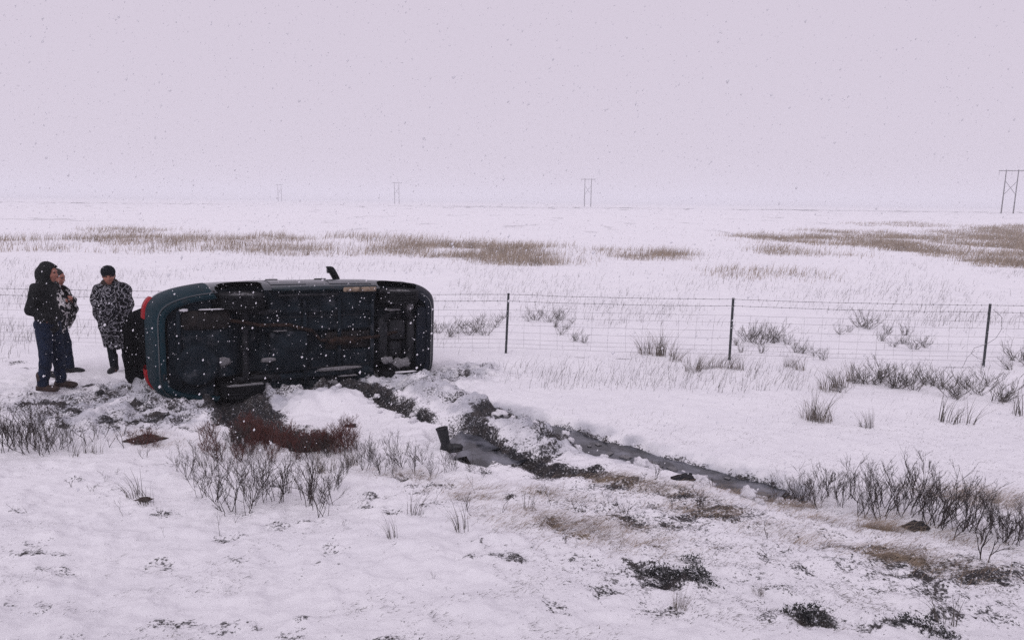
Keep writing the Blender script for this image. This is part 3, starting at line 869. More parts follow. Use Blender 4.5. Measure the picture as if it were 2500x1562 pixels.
MB().tube([(1.4, 0.05, ZC + 0.36), (2.9, 0.045, ZC + 0.37), (3.1, 0.06, ZC + 0.33)], 0.007, 5).build('brake_line', M_STEEL, car)
for x in (1.95, 2.45, 2.95):
    MB().box((x, 0.035, 0.22), (x + 0.06, 0.085, CW - 0.22), 0.02).build('cross_member', M_UNDER, car)
MB().box((0.30, 0.02, 0.30), (0.36, 0.09, CW - 0.30), 0.02).build('cross_member', M_UNDER, car)
MB().box((3.68, 0.01, 0.38), (3.90, 0.045, CW - 0.38), 0.015).build('engine_undertray', M_NOSE, car)
MB().tube([(0.20, 0.03, ZC - 0.36), (0.13, -0.02, ZC - 0.36), (0.13, -0.02, ZC - 0.30), (0.20, 0.03, ZC - 0.30)], 0.012, 6).build('towing_eye', M_STEEL, car)
MB().box((3.88, 0.015, ZC + 0.02), (3.92, 0.032, ZC + 0.055), 0.008).build('reflector', M_RED, car)
for x0, sg in ((1.46, 1), (1.46, -1)):
    zc = ZC + sg * 0.66
    MB().box((0.76, 0.02, zc - 0.09), (0.79, 0.26, zc + 0.09), 0.012).build('mud_flap', M_TRIM, car)
# lamps, glass, doors, mirrors
def patch(name, lev, sel, g, mat, parent=None):
    rr = []
    for y in lev:
        r = ring(y, g); rr.append([tuple(p) for p, s in zip(r, sel) if s])
    return MB().loft(rr, closed=False).build(name, mat, parent or car)
rr_ = ring(0.7)
for sg in (1, -1):
    s_ = (sg * (rr_[:, 2] - ZC) > 0.30) & (sg * (rr_[:, 2] - ZC) < 0.60) & (rr_[:, 0] < 0.36)
    tl = MB().loft([[tuple(p) for p, s in zip(ring(y, g), s_) if s] for y, g in ((0.55, 0.0), (0.56, 0.03), (0.62, 0.036), (0.69, 0.042), (0.76, 0.036), (0.81, 0.03), (0.82, 0.0))], closed=False).build('tail_light', M_RED, car)
    s_ = (sg * (rr_[:, 2] - ZC) > 0.42) & (rr_[:, 0] > 3.44)
    patch('headlight', np.linspace(0.52, 0.68, 5), s_, 0.016, M_LAMP)
for sg in (1, -1):
    for a, b in ((0.62, 1.18), (1.26, 1.92), (2.00, 2.52)):
        s_ = (sg * (ring(1.0)[:, 2] - ZC) > 0.4) & (ring(1.0)[:, 0] > a) & (ring(1.0)[:, 0] < b)
        patch('side_window', np.linspace(0.93, 1.22, 6), s_, 0.005, M_GLASS)
    for a, b in ((1.50, 2.18), (2.22, 3.02)):
        s_ = (sg * (ring(0.5)[:, 2] - ZC) > 0.4) & (ring(0.5)[:, 0] > a) & (ring(0.5)[:, 0] < b)
        dr = patch('door', np.linspace(0.16, 0.86, 12), s_, 0.006, M_BODY)
        zz = ZC + sg * 0.795
        MB().box((a + 0.06, 0.70, zz - 0.02), (a + 0.24, 0.735, zz + 0.025), 0.012).build('door_handle', M_TRIM, dr)
    zz = ZC + sg * 0.80
    if sg > 0:
        q = ((-.05, -.05), (.06, -.05), (.065, .0), (.06, .05), (-.05, .05), (-.055, 0))
        mi = MB().loft([[(2.60 + u * w + lx, 0.94 + v * w, zz + h) for u, v in q] for h, w, lx in ((-0.06, 0.9, 0.10), (0.03, 0.95, 0.055), (0.09, 1.0, 0.02), (0.15, 0.95, -0.015), (0.168, 0.85, -0.025), (0.175, 0.55, -0.03))]).build('wing_mirror', M_TRIM, car)
        MB().box((2.535, 0.905, zz + 0.075), (2.56, 0.975, zz + 0.135), 0.004).build('mirror_glass', M_GLASS, mi)
rw = ring(1.05)
s_ = (rw[:, 0] > 2.30) & (np.abs(rw[:, 2] - ZC) < 0.60)
ids = np.nonzero(s_)[0]; s2 = s_
def patch_wrap(name, lev, sel, g, mat):
    ids = np.nonzero(sel)[0]; brk = np.nonzero(np.diff(ids) > 1)[0]
    if len(brk): ids = np.r_[ids[brk[0] + 1:], ids[:brk[0] + 1]]
    return MB().loft([[tuple(ring(y, g)[i]) for i in ids] for y in lev], closed=False).build(name, mat, car)
patch_wrap('windscreen', np.linspace(0.94, 1.26, 8), s_, 0.005, M_GLASS)
patch_wrap('grille', np.linspace(0.36, 0.50, 4), (r0[:, 0] > 3.98) & (np.abs(r0[:, 2] - ZC) < 0.42), 0.024, M_TRIM)
MB().box((0.45, 0.30, 0.22), (0.47, 1.22, CW - 0.22)).build('cargo_bay', M_TRIM, car, False)
# tailgate thrown open behind the roof edge
hx, hy = 0.36, 1.26
rg = []
for t, hw, off in ((0.0, 0.56, 0.0), (0.10, 0.60, 0.02), (0.30, 0.63, 0.05), (0.45, 0.63, 0.06), (0.55, 0.60, 0.03), (0.66, 0.52, -0.06), (0.70, 0.44, -0.10)):
    ang = math.radians(-12)
    cx, cy = hx - t * math.cos(ang) * 0.98, hy + t * math.sin(ang) + off
    rg.append([(cx, cy + dy, ZC - 0.09 + s * (hw - (0.15 if s > 0 else 0.0))) for s, dy in ((-1, 0.0), (-0.85, 0.035), (0, 0.05), (0.85, 0.035), (1, 0.0), (0.85, -0.02), (0, -0.03), (-0.85, -0.02))])
tg = MB().loft(rg).build('tailgate', M_TRIM, car)
auto_smooth(tg, 45)
MB().loft([[(p[0], p[1] + (0.012 if k < 5 else -0.012), ZC - 0.1 + (p[2] - ZC + 0.1) * 0.8) for k, p in enumerate(r)] for r in rg[1:3]]).build('rear_window', M_GLASS, tg)
MB().tube([(hx - 0.02, hy - 0.05, ZC + 0.30), (hx - 0.42, hy - 0.1, ZC + 0.34)], 0.012, 6).build('gas_strut', M_STEEL, tg)
bpy.context.view_layer.update()
CM = np.array(car.matrix_basis)
def car_pt(x, y, z): return (CM @ np.array([x, y, z, 1.0]))[:3]
# snow caught on the ledges of the underside
def lump_mesh(name, seed, mat, flat=0.6, n=10, m=16):
    r = np.random.default_rng(seed); V, Fc = [], []
    a, b = r.uniform(0, 6, 3), r.uniform(2.0, 4.5, 3)
    for i in range(n + 1):
        th = math.pi * i / n
        for j in range(m):
            ph = 2 * math.pi * j / m
            d = np.array([math.sin(th) * math.cos(ph), math.sin(th) * math.sin(ph), math.cos(th)])
            k = 1 + 0.16 * math.sin(b[0] * d[0] * 2 + a[0]) + 0.16 * math.sin(b[1] * d[1] * 2 + a[1]) + 0.12 * math.sin(b[2] * 2.2 * (d[2] + d[0]) + a[2]) + r.normal(0, 0.045) * (0 < i < n)
            V.append(d * k * np.array([1, 1, flat]))
    for i in range(n):
        for j in range(m):
            Fc.append((i * m + j, (i + 1) * m + j, (i + 1) * m + (j + 1) % m, i * m + (j + 1) % m))
    me = bpy.data.meshes.new(name); me.from_pydata([tuple(v) for v in V], [], Fc); me.update()
    me.polygons.foreach_set('use_smooth', np.ones(len(me.polygons), bool)); me.materials.append(mat)
    return me
CLODS = [lump_mesh('snow_clod', 300 + k, M_SNOW if k < 4 else M_DSNOW) for k in range(7)]
CLINGS = [
    (1.05, -0.13, 0.335, 0.17, 0.045, 0.018, 'long strip of snow lying on the lower rear tyre of the car', 4),
    (1.28, -0.09, 0.33, 0.10, 0.05, 0.018, 'short strip of snow on the lower rear tyre of the car', 5),
    (3.43, -0.15, 0.335, 0.17, 0.04, 0.016, 'thin ledge of white snow on the lower front tyre of the car', 0),
    (3.42, 0.00, 0.44, 0.15, 0.06, 0.12, 'heap of grey snow packed behind the lower front wheel', 4),
    (3.20, 0.0, 0.50, 0.10, 0.05, 0.09, 'small grey snow clod beside the lower front wheel', 5),
    (3.28, 0.01, 1.24, 0.13, 0.05, 0.028, 'snow shelf on the upper front suspension arm', 4),
    (3.56, 0.02, 1.28, 0.055, 0.05, 0.11, 'upright snow clod by the upper front wheel', 6),
    (2.45, 0.03, 0.42, 0.30, 0.03, 0.045, 'streak of grey slush along the floor of the car', 6),
    (2.60, 0.03, 0.31, 0.16, 0.03, 0.022, 'short streak of slush below the long one on the car floor', 5),
    (2.28, 0.02, 0.22, 0.20, 0.04, 0.08, 'patch of packed slush on the lower floor of the car', 5),
    (0.72, -0.01, 1.335, 0.16, 0.035, 0.012, 'thin snow ledge on top of the muffler', 0),
    (0.40, 0.02, 1.33, 0.05, 0.04, 0.03, 'small snow clod at the end of the muffler', 1),
    (1.62, 0.00, 1.01, 0.10, 0.03, 0.012, 'small snow strip on the fuel tank', 4),
    (1.45, 0.00, 0.62, 0.09, 0.03, 0.05, 'grey slush clot stuck near the fuel tank', 6),
    (0.86, 0.06, 0.62, 0.09, 0.03, 0.10, 'pale grey slush patch near the spare wheel well', 6),
    (0.55, -0.02, 0.06, 0.10, 0.07, 0.06, 'white snow clod under the rear bumper corner', 0),
]
for x, y, z, sx, sy, sz, lab, k in CLINGS:
    o = bpy.data.objects.new('snow_clod', CLODS[k]); COL.objects.link(o)
    o.location = car_pt(x, y, z); o.rotation_euler = car.rotation_euler; o.scale = (sx, sy, sz)
    tag(o, lab, 'snow', 'snow clods caught on the car')
# ------------------------------------------------------------------ people
M_SKIN = pmat('skin', (0.26, 0.105, 0.075), (0.34, 0.15, 0.11), 20, 0.6)
M_JACKET = pmat('charcoal_jacket', (0.0055, 0.0065, 0.0075), (0.012, 0.013, 0.014), 12, 0.9, spec=0.2, bump=0.25, bscale=90)
M_JEANS = pmat('dark_jeans', (0.004, 0.008, 0.020), (0.011, 0.019, 0.042), 14, 0.9, spec=0.2, bump=0.2, bscale=120)
M_LEGGING = pmat('black_leggings', (0.004, 0.006, 0.010), (0.008, 0.012, 0.018), 14, 0.9, spec=0.2, bump=0.2, bscale=120)
M_BBOOT = pmat('brown_boot_leather', (0.018, 0.009, 0.007), (0.040, 0.020, 0.015), 16, 0.7, bump=0.3)
M_KBOOT = pmat('black_boot_leather', (0.005, 0.005, 0.007), (0.013, 0.013, 0.016), 16, 0.7, bump=0.3)
M_CAP = pmat('knitted_cap', (0.006, 0.007, 0.010), (0.013, 0.015, 0.019), 60, 0.95, spec=0.1, bump=0.6, bscale=120, dirt=(0.6, 0.6, 0.62), dscale=30, damt=(0.66, 0.70))
M_HAIR = pmat('dark_hair', (0.010, 0.007, 0.006), (0.022, 0.014, 0.012), 60, 0.6)
M_SCARF = pmat('brown_scarf', (0.022, 0.014, 0.013), (0.042, 0.028, 0.025), 30, 0.95, bump=0.4)
M_EYE = pmat('eye', (0.02, 0.015, 0.012), (0.03, 0.02, 0.018), 30, 0.2)

def scroll_cloth(name, scale, ground_c, line_c, mid_c, vine=0.016, ringw=0.80):
    """black cloth printed with pale scrolls, curls and rosettes"""
    m, n, l, b = new_mat(name)
    tc = n.new('ShaderNodeTexCoord')
    def mth(op, a, v=None):
        k = n.new('ShaderNodeMath'); k.operation = op; l.new(a, k.inputs[0])
        if v is not None:
            if isinstance(v, (int, float)): k.inputs[1].default_value = v
            else: l.new(v, k.inputs[1])
        return k.outputs[0]
    vo = n.new('ShaderNodeTexVoronoi'); vo.inputs['Scale'].default_value = scale; l.new(tc.outputs['Object'], vo.inputs['Vector'])
    n1 = n.new('ShaderNodeTexNoise'); n1.inputs['Scale'].default_value = scale * 0.55; n1.inputs['Detail'].default_value = 0.5; l.new(tc.outputs['Object'], n1.inputs['Vector'])
    n2 = n.new('ShaderNodeTexNoise'); n2.inputs['Scale'].default_value = scale * 1.4; n2.inputs['Detail'].default_value = 0; l.new(tc.outputs['Object'], n2.inputs['Vector'])
    rings_ = mth('GREATER_THAN', mth('SINE', mth('MULTIPLY', vo.outputs['Distance'], 17.0)), ringw)
    arcs = mth('MULTIPLY', rings_, mth('GREATER_THAN', n2.outputs['Fac'], 0.49))
    vines = mth('LESS_THAN', mth('ABSOLUTE', mth('SUBTRACT', n1.outputs['Fac'], 0.5)), vine)
    ln = mth('MAXIMUM', arcs, vines)
    fill = mth('MULTIPLY', mth('GREATER_THAN', n2.outputs['Fac'], 0.60), 1.0)
    c = n.new('ShaderNodeMix'); c.data_type = 'RGBA'; l.new(fill, c.inputs[0]); c.inputs[6].default_value = (*ground_c, 1); c.inputs[7].default_value = (*mid_c, 1)
    d = n.new('ShaderNodeMix'); d.data_type = 'RGBA'; l.new(ln, d.inputs[0]); l.new(c.outputs[2], d.inputs[6]); d.inputs[7].default_value = (*line_c, 1)
    l.new(d.outputs[2], b.inputs['Base Color']); b.inputs['Roughness'].default_value = 0.95; b.inputs['Specular IOR Level'].default_value = 0.15
    return m
M_SCROLL = scroll_cloth('scroll_blanket', 21, (0.005, 0.005, 0.008), (0.34, 0.335, 0.37), (0.012, 0.012, 0.018))
M_BLOTCH = scroll_cloth('blotched_blanket', 13, (0.006, 0.006, 0.009), (0.52, 0.50, 0.50), (0.34, 0.33, 0.34), 0.03, 0.55)

def head(S, c, tilt=0.0, k=0.012):
    """a face looking along +x; c is the centre of the skull"""
    ct, st = math.cos(tilt), math.sin(tilt)
    def q(x, y, z): return (c[0] + x * ct + z * st, c[1] + y, c[2] - x * st + z * ct)
    S.ell(q(-0.005, 0, 0.015), (0.098, 0.074, 0.108), 0.02)
    S.cone(q(0.03, 0, -0.03), q(0.055, 0, -0.085), 0.060, 0.036, 0.03)             # jaw and chin
    S.ell(q(0.07, 0, -0.035), (0.032, 0.045, 0.05), 0.03)
    S.cone(q(0.092, 0, 0.022), q(0.112, 0, -0.018), 0.009, 0.014, 0.012)           # nose
    S.cone(q(0.082, -0.035, 0.04), q(0.082, 0.035, 0.04), 0.012, 0.012, 0.015)     # brow
    for s in (-1, 1):
        S.ell(q(0.094, 0.032 * s, 0.020), (0.014, 0.018, 0.012), 0.012, True)      # eye socket
        S.ell(q(0.062, 0.042 * s, -0.02), (0.024, 0.022, 0.022), 0.02)             # cheek
        S.ell(q(-0.005, 0.076 * s, 0.005), (0.022, 0.012, 0.032), 0.006)           # ear
    S.cone(q(0.097, -0.018, -0.052), q(0.097, 0.018, -0.052), 0.008, 0.008, 0.006) # lips
    S.cone(q(0.105, -0.018, -0.0545), q(0.105, 0.018, -0.0545), 0.003, 0.003, 0.004, True)
    return q
def hand(S, w, f, up, side, curl=0.5):
    """palm and five bent fingers from wrist w, pointing along f, knuckles towards up; side = +-1 puts the thumb"""
    w, f, up = np.array(w), np.array(f) / np.linalg.norm(f), np.array(up, float)
    up = up - f * (up @ f); up /= np.linalg.norm(up); sd = np.cross(up, f) * side
    S.cone(w, w + f * 0.075, 0.024, 0.034, 0.012, flat=None)
    for k, L in enumerate((0.072, 0.080, 0.074, 0.058)):
        a = w + f * 0.082 + sd * (0.030 - 0.020 * k)
        m = a + (f * math.cos(curl * 0.6) - up * math.sin(curl * 0.6)) * L * 0.5
        e = m + (f * math.cos(curl * 1.6) - up * math.sin(curl * 1.6)) * L * 0.5
        S.cone(a, m, 0.0095, 0.009, 0.004); S.cone(m, e, 0.009, 0.0075, 0.004)
    a = w + f * 0.025 + sd * 0.026; m = a + (f * 0.6 + sd * 0.8) * 0.036; e = m + (f * 0.9 + sd * 0.1 - up * 0.4) * 0.03
    S.cone(a, m, 0.013, 0.0105, 0.006); S.cone(m, e, 0.0105, 0.0085, 0.005)
def boots(parent, ankles, mat, shaft=0.16, yaw=(0, 0)):
    for (x, y, z), yw in zip(ankles, yaw):
        c, s = math.cos(yw), math.sin(yw)
        S = SDF((x - 0.30, y - 0.30, z - 0.14), (x + 0.36, y + 0.30, z + 0.30), 0.009)
        g = lambda u, v, w: (x + u * c - v * s, y + u * s + v * c, z - 0.09 + w)
        S.cone(g(-0.01, 0, 0.09), g(-0.015, 0, 0.09 + shaft), 0.056, 0.068, 0.02)
        S.cone(g(-0.045, 0, 0.045), g(0.10, 0, 0.040), 0.047, 0.046, 0.03)
        S.ell(g(0.145, 0, 0.038), (0.072, 0.048, 0.042), 0.03)
        S.cone(g(-0.06, 0, 0.016), g(0.15, 0, 0.016), 0.036, 0.040, 0.008)
        S.cut(2, z - 0.092)
        S.build('boot', mat, parent)

# --- the hooded man
x, y = at(120, 952)
man = empty('person', (x, y, gz1(x, y) - 0.015), math.radians(6)); man.scale = (0.975,) * 3; man.rotation_euler = (0, math.radians(4.0), math.radians(6))
tag(man, 'person in a hooded charcoal jacket, dark jeans and brown boots, hands in front pockets', 'person')
HIP = ((-0.01, -0.09, 0.94), (0.01, 0.09, 0.94)); KNE = ((0.03, -0.105, 0.51), (0.075, 0.105, 0.51)); ANK = ((-0.02, -0.11, 0.105), (0.10, 0.12, 0.105))
SHO = ((-0.03, -0.19, 1.44), (-0.03, 0.19, 1.44)); ELB = ((-0.10, -0.225, 1.15), (-0.08, 0.225, 1.15)); WRI = ((0.06, -0.165, 1.06), (0.06, 0.165, 1.06))
def figure(hip, kne, ank, sho, elb, wri, hd, tilt, hands, lo, hi, res=0.009, s=1.0):
    S = SDF(lo, hi, res)
    for a, b, c in zip(hip, kne, ank):
        S.cone(a, b, 0.083 * s, 0.058 * s); S.cone(b, c, 0.056 * s, 0.040 * s)
        S.cone((c[0] - 0.03, c[1], 0.045), (c[0] + 0.07, c[1], 0.045), 0.030, 0.026)
    ph = (np.array(hip[0]) + np.array(hip[1])) / 2; ps = (np.array(sho[0]) + np.array(sho[1])) / 2
    S.ell(ph + [0, 0, 0.03], (0.105, 0.155, 0.12), 0.05)
    S.cone(ph + [0, 0, 0.05], ps - [0, 0, 0.14], 0.11, 0.125, 0.06); S.ell(ps - [0, 0, 0.10], (0.115, 0.17, 0.16), 0.05)
    S.cone(ps, (hd[0] - 0.02, hd[1], hd[2] - 0.09), 0.062, 0.052, 0.04)
    for a, b, c in zip(sho, elb, wri):
        S.cone(ps, a, 0.07, 0.062, 0.05); S.cone(a, b, 0.052 * s, 0.042 * s); S.cone(b, c, 0.041 * s, 0.027 * s)
    q = head(S, hd, tilt)
    for w, f, up, sd, cu in hands: hand(S, w, f, up, sd, cu)
    return S, q
HD = (0.035, 0, 1.645)
S, q = figure(HIP, KNE, ANK, SHO, ELB, WRI, HD, 0.12, [(WRI[0], (0.1, 0.85, -0.5), (0.6, -0.4, 0.4), -1, 0.5), (WRI[1], (0.1, -0.85, -0.5), (0.6, 0.4, 0.4), 1, 0.5)], (-0.35, -0.36, 0.0), (0.36, 0.36, 1.84), 0.0085)
S.build('body', M_SKIN, man)
for s in (-1, 1):
    e = q(0.086, 0.032 * s, 0.020); MB().lathe([(0.001, 0.011), (0.008, 0.008), (0.011, 0), (0.008, -0.008), (0.001, -0.011)], e, 10).build('eye', M_EYE, man)
S = SDF((-0.42, -0.42, 0.74), (0.42, 0.42, 1.86), 0.010)
S.cone((0.0, 0, 0.90), (-0.01, 0, 1.12), 0.135, 0.128, 0.04, flat=(0.95, 1.25, 1)); S.cone((-0.01, 0, 1.12), (-0.03, 0, 1.36), 0.128, 0.122, 0.05, flat=(1.0, 1.3, 1))
for a, b, c in zip(SHO, ELB, WRI):
    S.cone((-0.03, 0, 1.42), a, 0.10, 0.080, 0.04); S.cone(a, b, 0.076, 0.060, 0.025); S.cone(b, c, 0.062, 0.052, 0.025)
    S.cone(c, (0.10, c[1] * 0.6, 1.00), 0.052, 0.052, 0.03)
S.ell((-0.025, 0, 1.33), (0.132, 0.196, 0.19), 0.03); S.ell((0.0, 0, 0.97), (0.128, 0.185, 0.17), 0.03)
S.cone((-0.03, 0, 1.44), (0.0, 0, 1.56), 0.108, 0.098, 0.04)
S.ell((0.01, 0, 1.665), (0.118, 0.108, 0.135), 0.03); S.cone((0.03, 0, 1.745), (0.118, 0, 1.715), 0.05, 0.038, 0.03); S.ell((-0.06, 0, 1.60), (0.075, 0.09, 0.12), 0.03)
S.ell((0.16, 0, 1.625), (0.105, 0.088, 0.105), 0.02, True)
S.cut(2, 0.79)
S.warp(lambda X, Y, Z: 0.006 * np.sin(Z * 38 + 4 * Y + 3 * np.sin(X * 14)) * sstep(1.55, 1.35, Z) + 0.004 * np.sin(Z * 21 + X * 33 + Y * 25))
S.build('jacket', M_JACKET, man)
S = SDF((-0.25, -0.26, 0.08), (0.28, 0.28, 1.02), 0.010)
for a, b, c in zip(HIP, KNE, ANK):
    S.cone(a, b, 0.108, 0.083); S.cone(b, c, 0.082, 0.068)
S.ell((0, 0, 0.95), (0.13, 0.175, 0.10), 0.05)
S.warp(lambda X, Y, Z: 0.005 * np.sin(Z * 45 + X * 20) * sstep(0.7, 0.2, Z))
S.build('jeans', M_JEANS, man)
boots(man, ANK, M_BBOOT, 0.13, (-0.05, 0.12))

# --- the person hidden behind him, wrapped in a blotched blanket
x, y = at(133, 908)
pb = empty('person', (x, y, gz1(x, y) - 0.01), 0.1); pb.rotation_euler = (0, math.radians(4.5), math.radians(4))
tag(pb, 'person wrapped in a blotched grey blanket over jeans, half hidden behind the hooded man', 'person')
HIP = ((0, -0.085, 0.86), (0, 0.085, 0.86)); KNE = ((-0.03, -0.11, 0.47), (0.10, 0.11, 0.47)); ANK = ((-0.06, -0.13, 0.10), (0.15, 0.13, 0.10))
SHO = ((-0.02, -0.17, 1.31), (-0.02, 0.17, 1.31)); ELB = ((0.02, -0.22, 1.06), (0.02, 0.22, 1.06)); WRI = ((0.17, -0.13, 1.12), (0.18, 0.06, 1.14))
HD = (0.055, 0, 1.485)
S, q = figure(HIP, KNE, ANK, SHO, ELB, WRI, HD, 0.22, [(WRI[0], (0.55, 0.55, 0.5), (0.4, -0.8, 0.3), -1, 1.1), (WRI[1], (0.55, -0.4, 0.5), (0.4, 0.8, 0.3), 1, 1.1)], (-0.3, -0.34, 0.0), (0.40, 0.34, 1.66), 0.0085, 0.95)
S.build('body', M_SKIN, pb)
S = SDF((-0.16, -0.16, 1.36), (0.22, 0.16, 1.66), 0.008)
S.ell((0.035, 0, 1.515), (0.112, 0.090, 0.108), 0.02); S.ell((-0.04, 0, 1.44), (0.065, 0.085, 0.09), 0.03); S.ell((0.145, 0, 1.455), (0.095, 0.080, 0.085), 0.012, True)
S.build('hair', M_HAIR, pb)
for s in (-1, 1):
    e = q(0.086, 0.032 * s, 0.020); MB().lathe([(0.001, 0.011), (0.008, 0.008), (0.011, 0), (0.008, -0.008), (0.001, -0.011)], e, 10).build('eye', M_EYE, pb)
S = SDF((-0.22, -0.28, 0.08), (0.32, 0.28, 0.96), 0.010)
for a, b, c in zip(HIP, KNE, ANK): S.cone(a, b, 0.103, 0.080); S.cone(b, c, 0.078, 0.064)
S.ell((0, 0, 0.87), (0.125, 0.165, 0.09), 0.05)
S.build('jeans', M_JEANS, pb)
boots(pb, ANK, M_KBOOT, 0.13, (-0.2, 0.1))
def wrap(name, mat, parent, prof, opening, seed, fold=0.022, nth=120, gap=0.0, hem=0.03, thick=0.012):
    """a blanket hung round the shoulders: rings of a folded cloth, outer and inner face. prof: z, centre x, depth, half width"""
    r = np.random.default_rng(seed); ph = r.uniform(0, 6.28, 6)
    z0, z1 = prof[0][0], prof[-1][0]; P = np.array(prof)
    nz_ = 60; th = np.linspace(opening + gap, opening + 2 * np.pi - gap, nth)
    def surf(off):
        rows = []
        for i in range(nz_):
            t = i / (nz_ - 1); z = z0 + (z1 - z0) * t
            cx, dx, dy = [np.interp(z, P[:, 0], P[:, k]) for k in (1, 2, 3)]
            f = fold * (1 - t) ** 0.7 * (np.sin(7 * th + ph[0] + 1.5 * t) + 0.6 * np.sin(12 * th + ph[1] - 3 * t) + 0.5 * np.sin(4 * th + 6 * t + ph[2])) + 0.012 * np.sin(9 * t * 3 + 3 * th + ph[3]) * (t > 0.3)
            spi = 0.03 * (th - th.mean()) / np.pi * gap * 0 + 0.02 * np.sign(0)
            rr = 1 + (f - off) / max(dy, 0.08)
            e = 0.9
            X = cx + dx * rr * np.sign(np.cos(th)) * np.abs(np.cos(th)) ** e; Y = dy * rr * np.sign(np.sin(th)) * np.abs(np.sin(th)) ** e
            Z = z + hem * (1 - t) ** 2 * (np.sin(2 * th + ph[4]) + 0.5 * np.sin(5 * th + ph[5]))
            over = np.linspace(0.016, -0.016, nth) if gap == 0 else 0       # one edge laps over the other
            X = X + over * np.cos(th); Y = Y + over * np.sin(th)
            rows.append(np.stack([X, Y, Z + 0 * th], 1))
        return np.array(rows)
    A, B = surf(0.0), surf(thick)
    V = np.concatenate([A.reshape(-1, 3), B.reshape(-1, 3)]); n = nz_ * nth; F_ = []
    I = np.arange(n).reshape(nz_, nth)
    F_ += [tuple(f) for f in np.stack([I[:-1, :-1], I[:-1, 1:], I[1:, 1:], I[1:, :-1]], -1).reshape(-1, 4)]
    F_ += [tuple(f[::-1]) for f in (np.stack([I[:-1, :-1], I[:-1, 1:], I[1:, 1:], I[1:, :-1]], -1).reshape(-1, 4) + n)]
    for k in range(nth - 1):
        F_ += [(I[0, k] + n, I[0, k + 1] + n, I[0, k + 1], I[0, k]), (I[-1, k], I[-1, k + 1], I[-1, k + 1] + n, I[-1, k] + n)]
    for k in range(nz_ - 1):
        F_ += [(I[k, 0], I[k + 1, 0], I[k + 1, 0] + n, I[k, 0] + n), (I[k, -1] + n, I[k + 1, -1] + n, I[k + 1, -1], I[k, -1])]
    return obj(name, V, F_, mat, parent)
wrap('blanket', M_BLOTCH, pb, [(0.70, 0.03, 0.16, 0.22), (0.85, 0.05, 0.20, 0.27), (1.02, 0.06, 0.225, 0.285), (1.16, 0.05, 0.215, 0.275), (1.27, 0.01, 0.170, 0.265), (1.345, -0.005, 0.135, 0.205), (1.39, 0.0, 0.105, 0.11), (1.42, 0.005, 0.10, 0.10)], 0.0, 5, 0.020, gap=0.16)

# --- the person in the scrolled blanket
x, y = at(297, 900)
wm = empty('person', (x, y, gz1(x, y) - 0.01), 0.0); wm.rotation_euler = (0, math.radians(2.0), math.radians(-62))
wm.rotation_euler = (math.radians(2.5), math.radians(1.5), math.radians(-62))
tag(wm, 'person in a knitted cap wrapped to the knees in a black white-scrolled blanket', 'person')
HIP = ((0, -0.085, 0.86), (0, 0.085, 0.86)); KNE = ((0.02, -0.095, 0.46), (0.02, 0.095, 0.46)); ANK = ((-0.01, -0.095, 0.10), (0.0, 0.095, 0.10))
SHO = ((-0.02, -0.155, 1.31), (-0.02, 0.155, 1.31)); ELB = ((0.0, -0.22, 1.06), (0.0, 0.22, 1.06)); WRI = ((0.10, -0.08, 1.06), (0.11, 0.06, 1.10))
HD = (0.04, 0, 1.49)
S, q = figure(HIP, KNE, ANK, SHO, ELB, WRI, HD, 0.16, [(WRI[0], (0.1, 0.9, 0.3), (0.9, 0, 0.2), -1, 0.9), (WRI[1], (0.1, -0.9, 0.2), (0.9, 0, 0.2), 1, 0.9)], (-0.3, -0.34, 0.0), (0.36, 0.34, 1.68), 0.0085, 0.92)
S.build('body', M_SKIN, wm)
for s in (-1, 1):
    e = q(0.086, 0.032 * s, 0.020); MB().lathe([(0.001, 0.011), (0.008, 0.008), (0.011, 0), (0.008, -0.008), (0.001, -0.011)], e, 10).build('eye', M_EYE, wm)
S = SDF((-0.16, -0.16, 1.36), (0.24, 0.16, 1.70), 0.008)
S.ell((0.03, 0, 1.555), (0.122, 0.100, 0.100), 0.02); S.ell((-0.04, 0, 1.49), (0.075, 0.092, 0.09), 0.03)
S.cone((0.09, -0.05, 1.525), (0.09, 0.05, 1.525), 0.035, 0.035, 0.02)
S.ell((0.165, 0, 1.43), (0.10, 0.10, 0.075), 0.012, True)
S.warp(lambda X, Y, Z: 0.0025 * np.sin(Z * 260) * (Z > 1.45))
S.build('knitted_cap', M_CAP, wm)
S = SDF((-0.18, -0.18, 1.28), (0.22, 0.18, 1.46), 0.009)
S.cone((0.03, -0.055, 1.385), (0.03, 0.055, 1.385), 0.065, 0.065, 0.03); S.ell((0.0, 0, 1.37), (0.10, 0.11, 0.05), 0.03)
S.build('scarf', M_SCARF, wm)
S = SDF((-0.2, -0.26, 0.08), (0.2, 0.26, 0.96), 0.010)
for a, b, c in zip(HIP, KNE, ANK): S.cone(a, b, 0.092, 0.066); S.cone(b, c, 0.064, 0.055)
S.ell((0, 0, 0.87), (0.12, 0.16, 0.09), 0.05)
S.build('leggings', M_LEGGING, wm)
boots(wm, ANK, M_KBOOT, 0.15, (-0.35, 0.3))
wrap('blanket', M_SCROLL, wm, [(0.40, 0.0, 0.155, 0.185), (0.60, 0.01, 0.165, 0.20), (0.85, 0.02, 0.185, 0.235), (1.00, 0.03, 0.205, 0.268), (1.10, 0.03, 0.20, 0.275), (1.22, 0.01, 0.175, 0.272), (1.30, -0.005, 0.150, 0.258), (1.365, -0.01, 0.132, 0.212), (1.39, -0.01, 0.105, 0.112), (1.42, -0.012, 0.10, 0.10)], 0.25, 9, 0.016, hem=0.02)

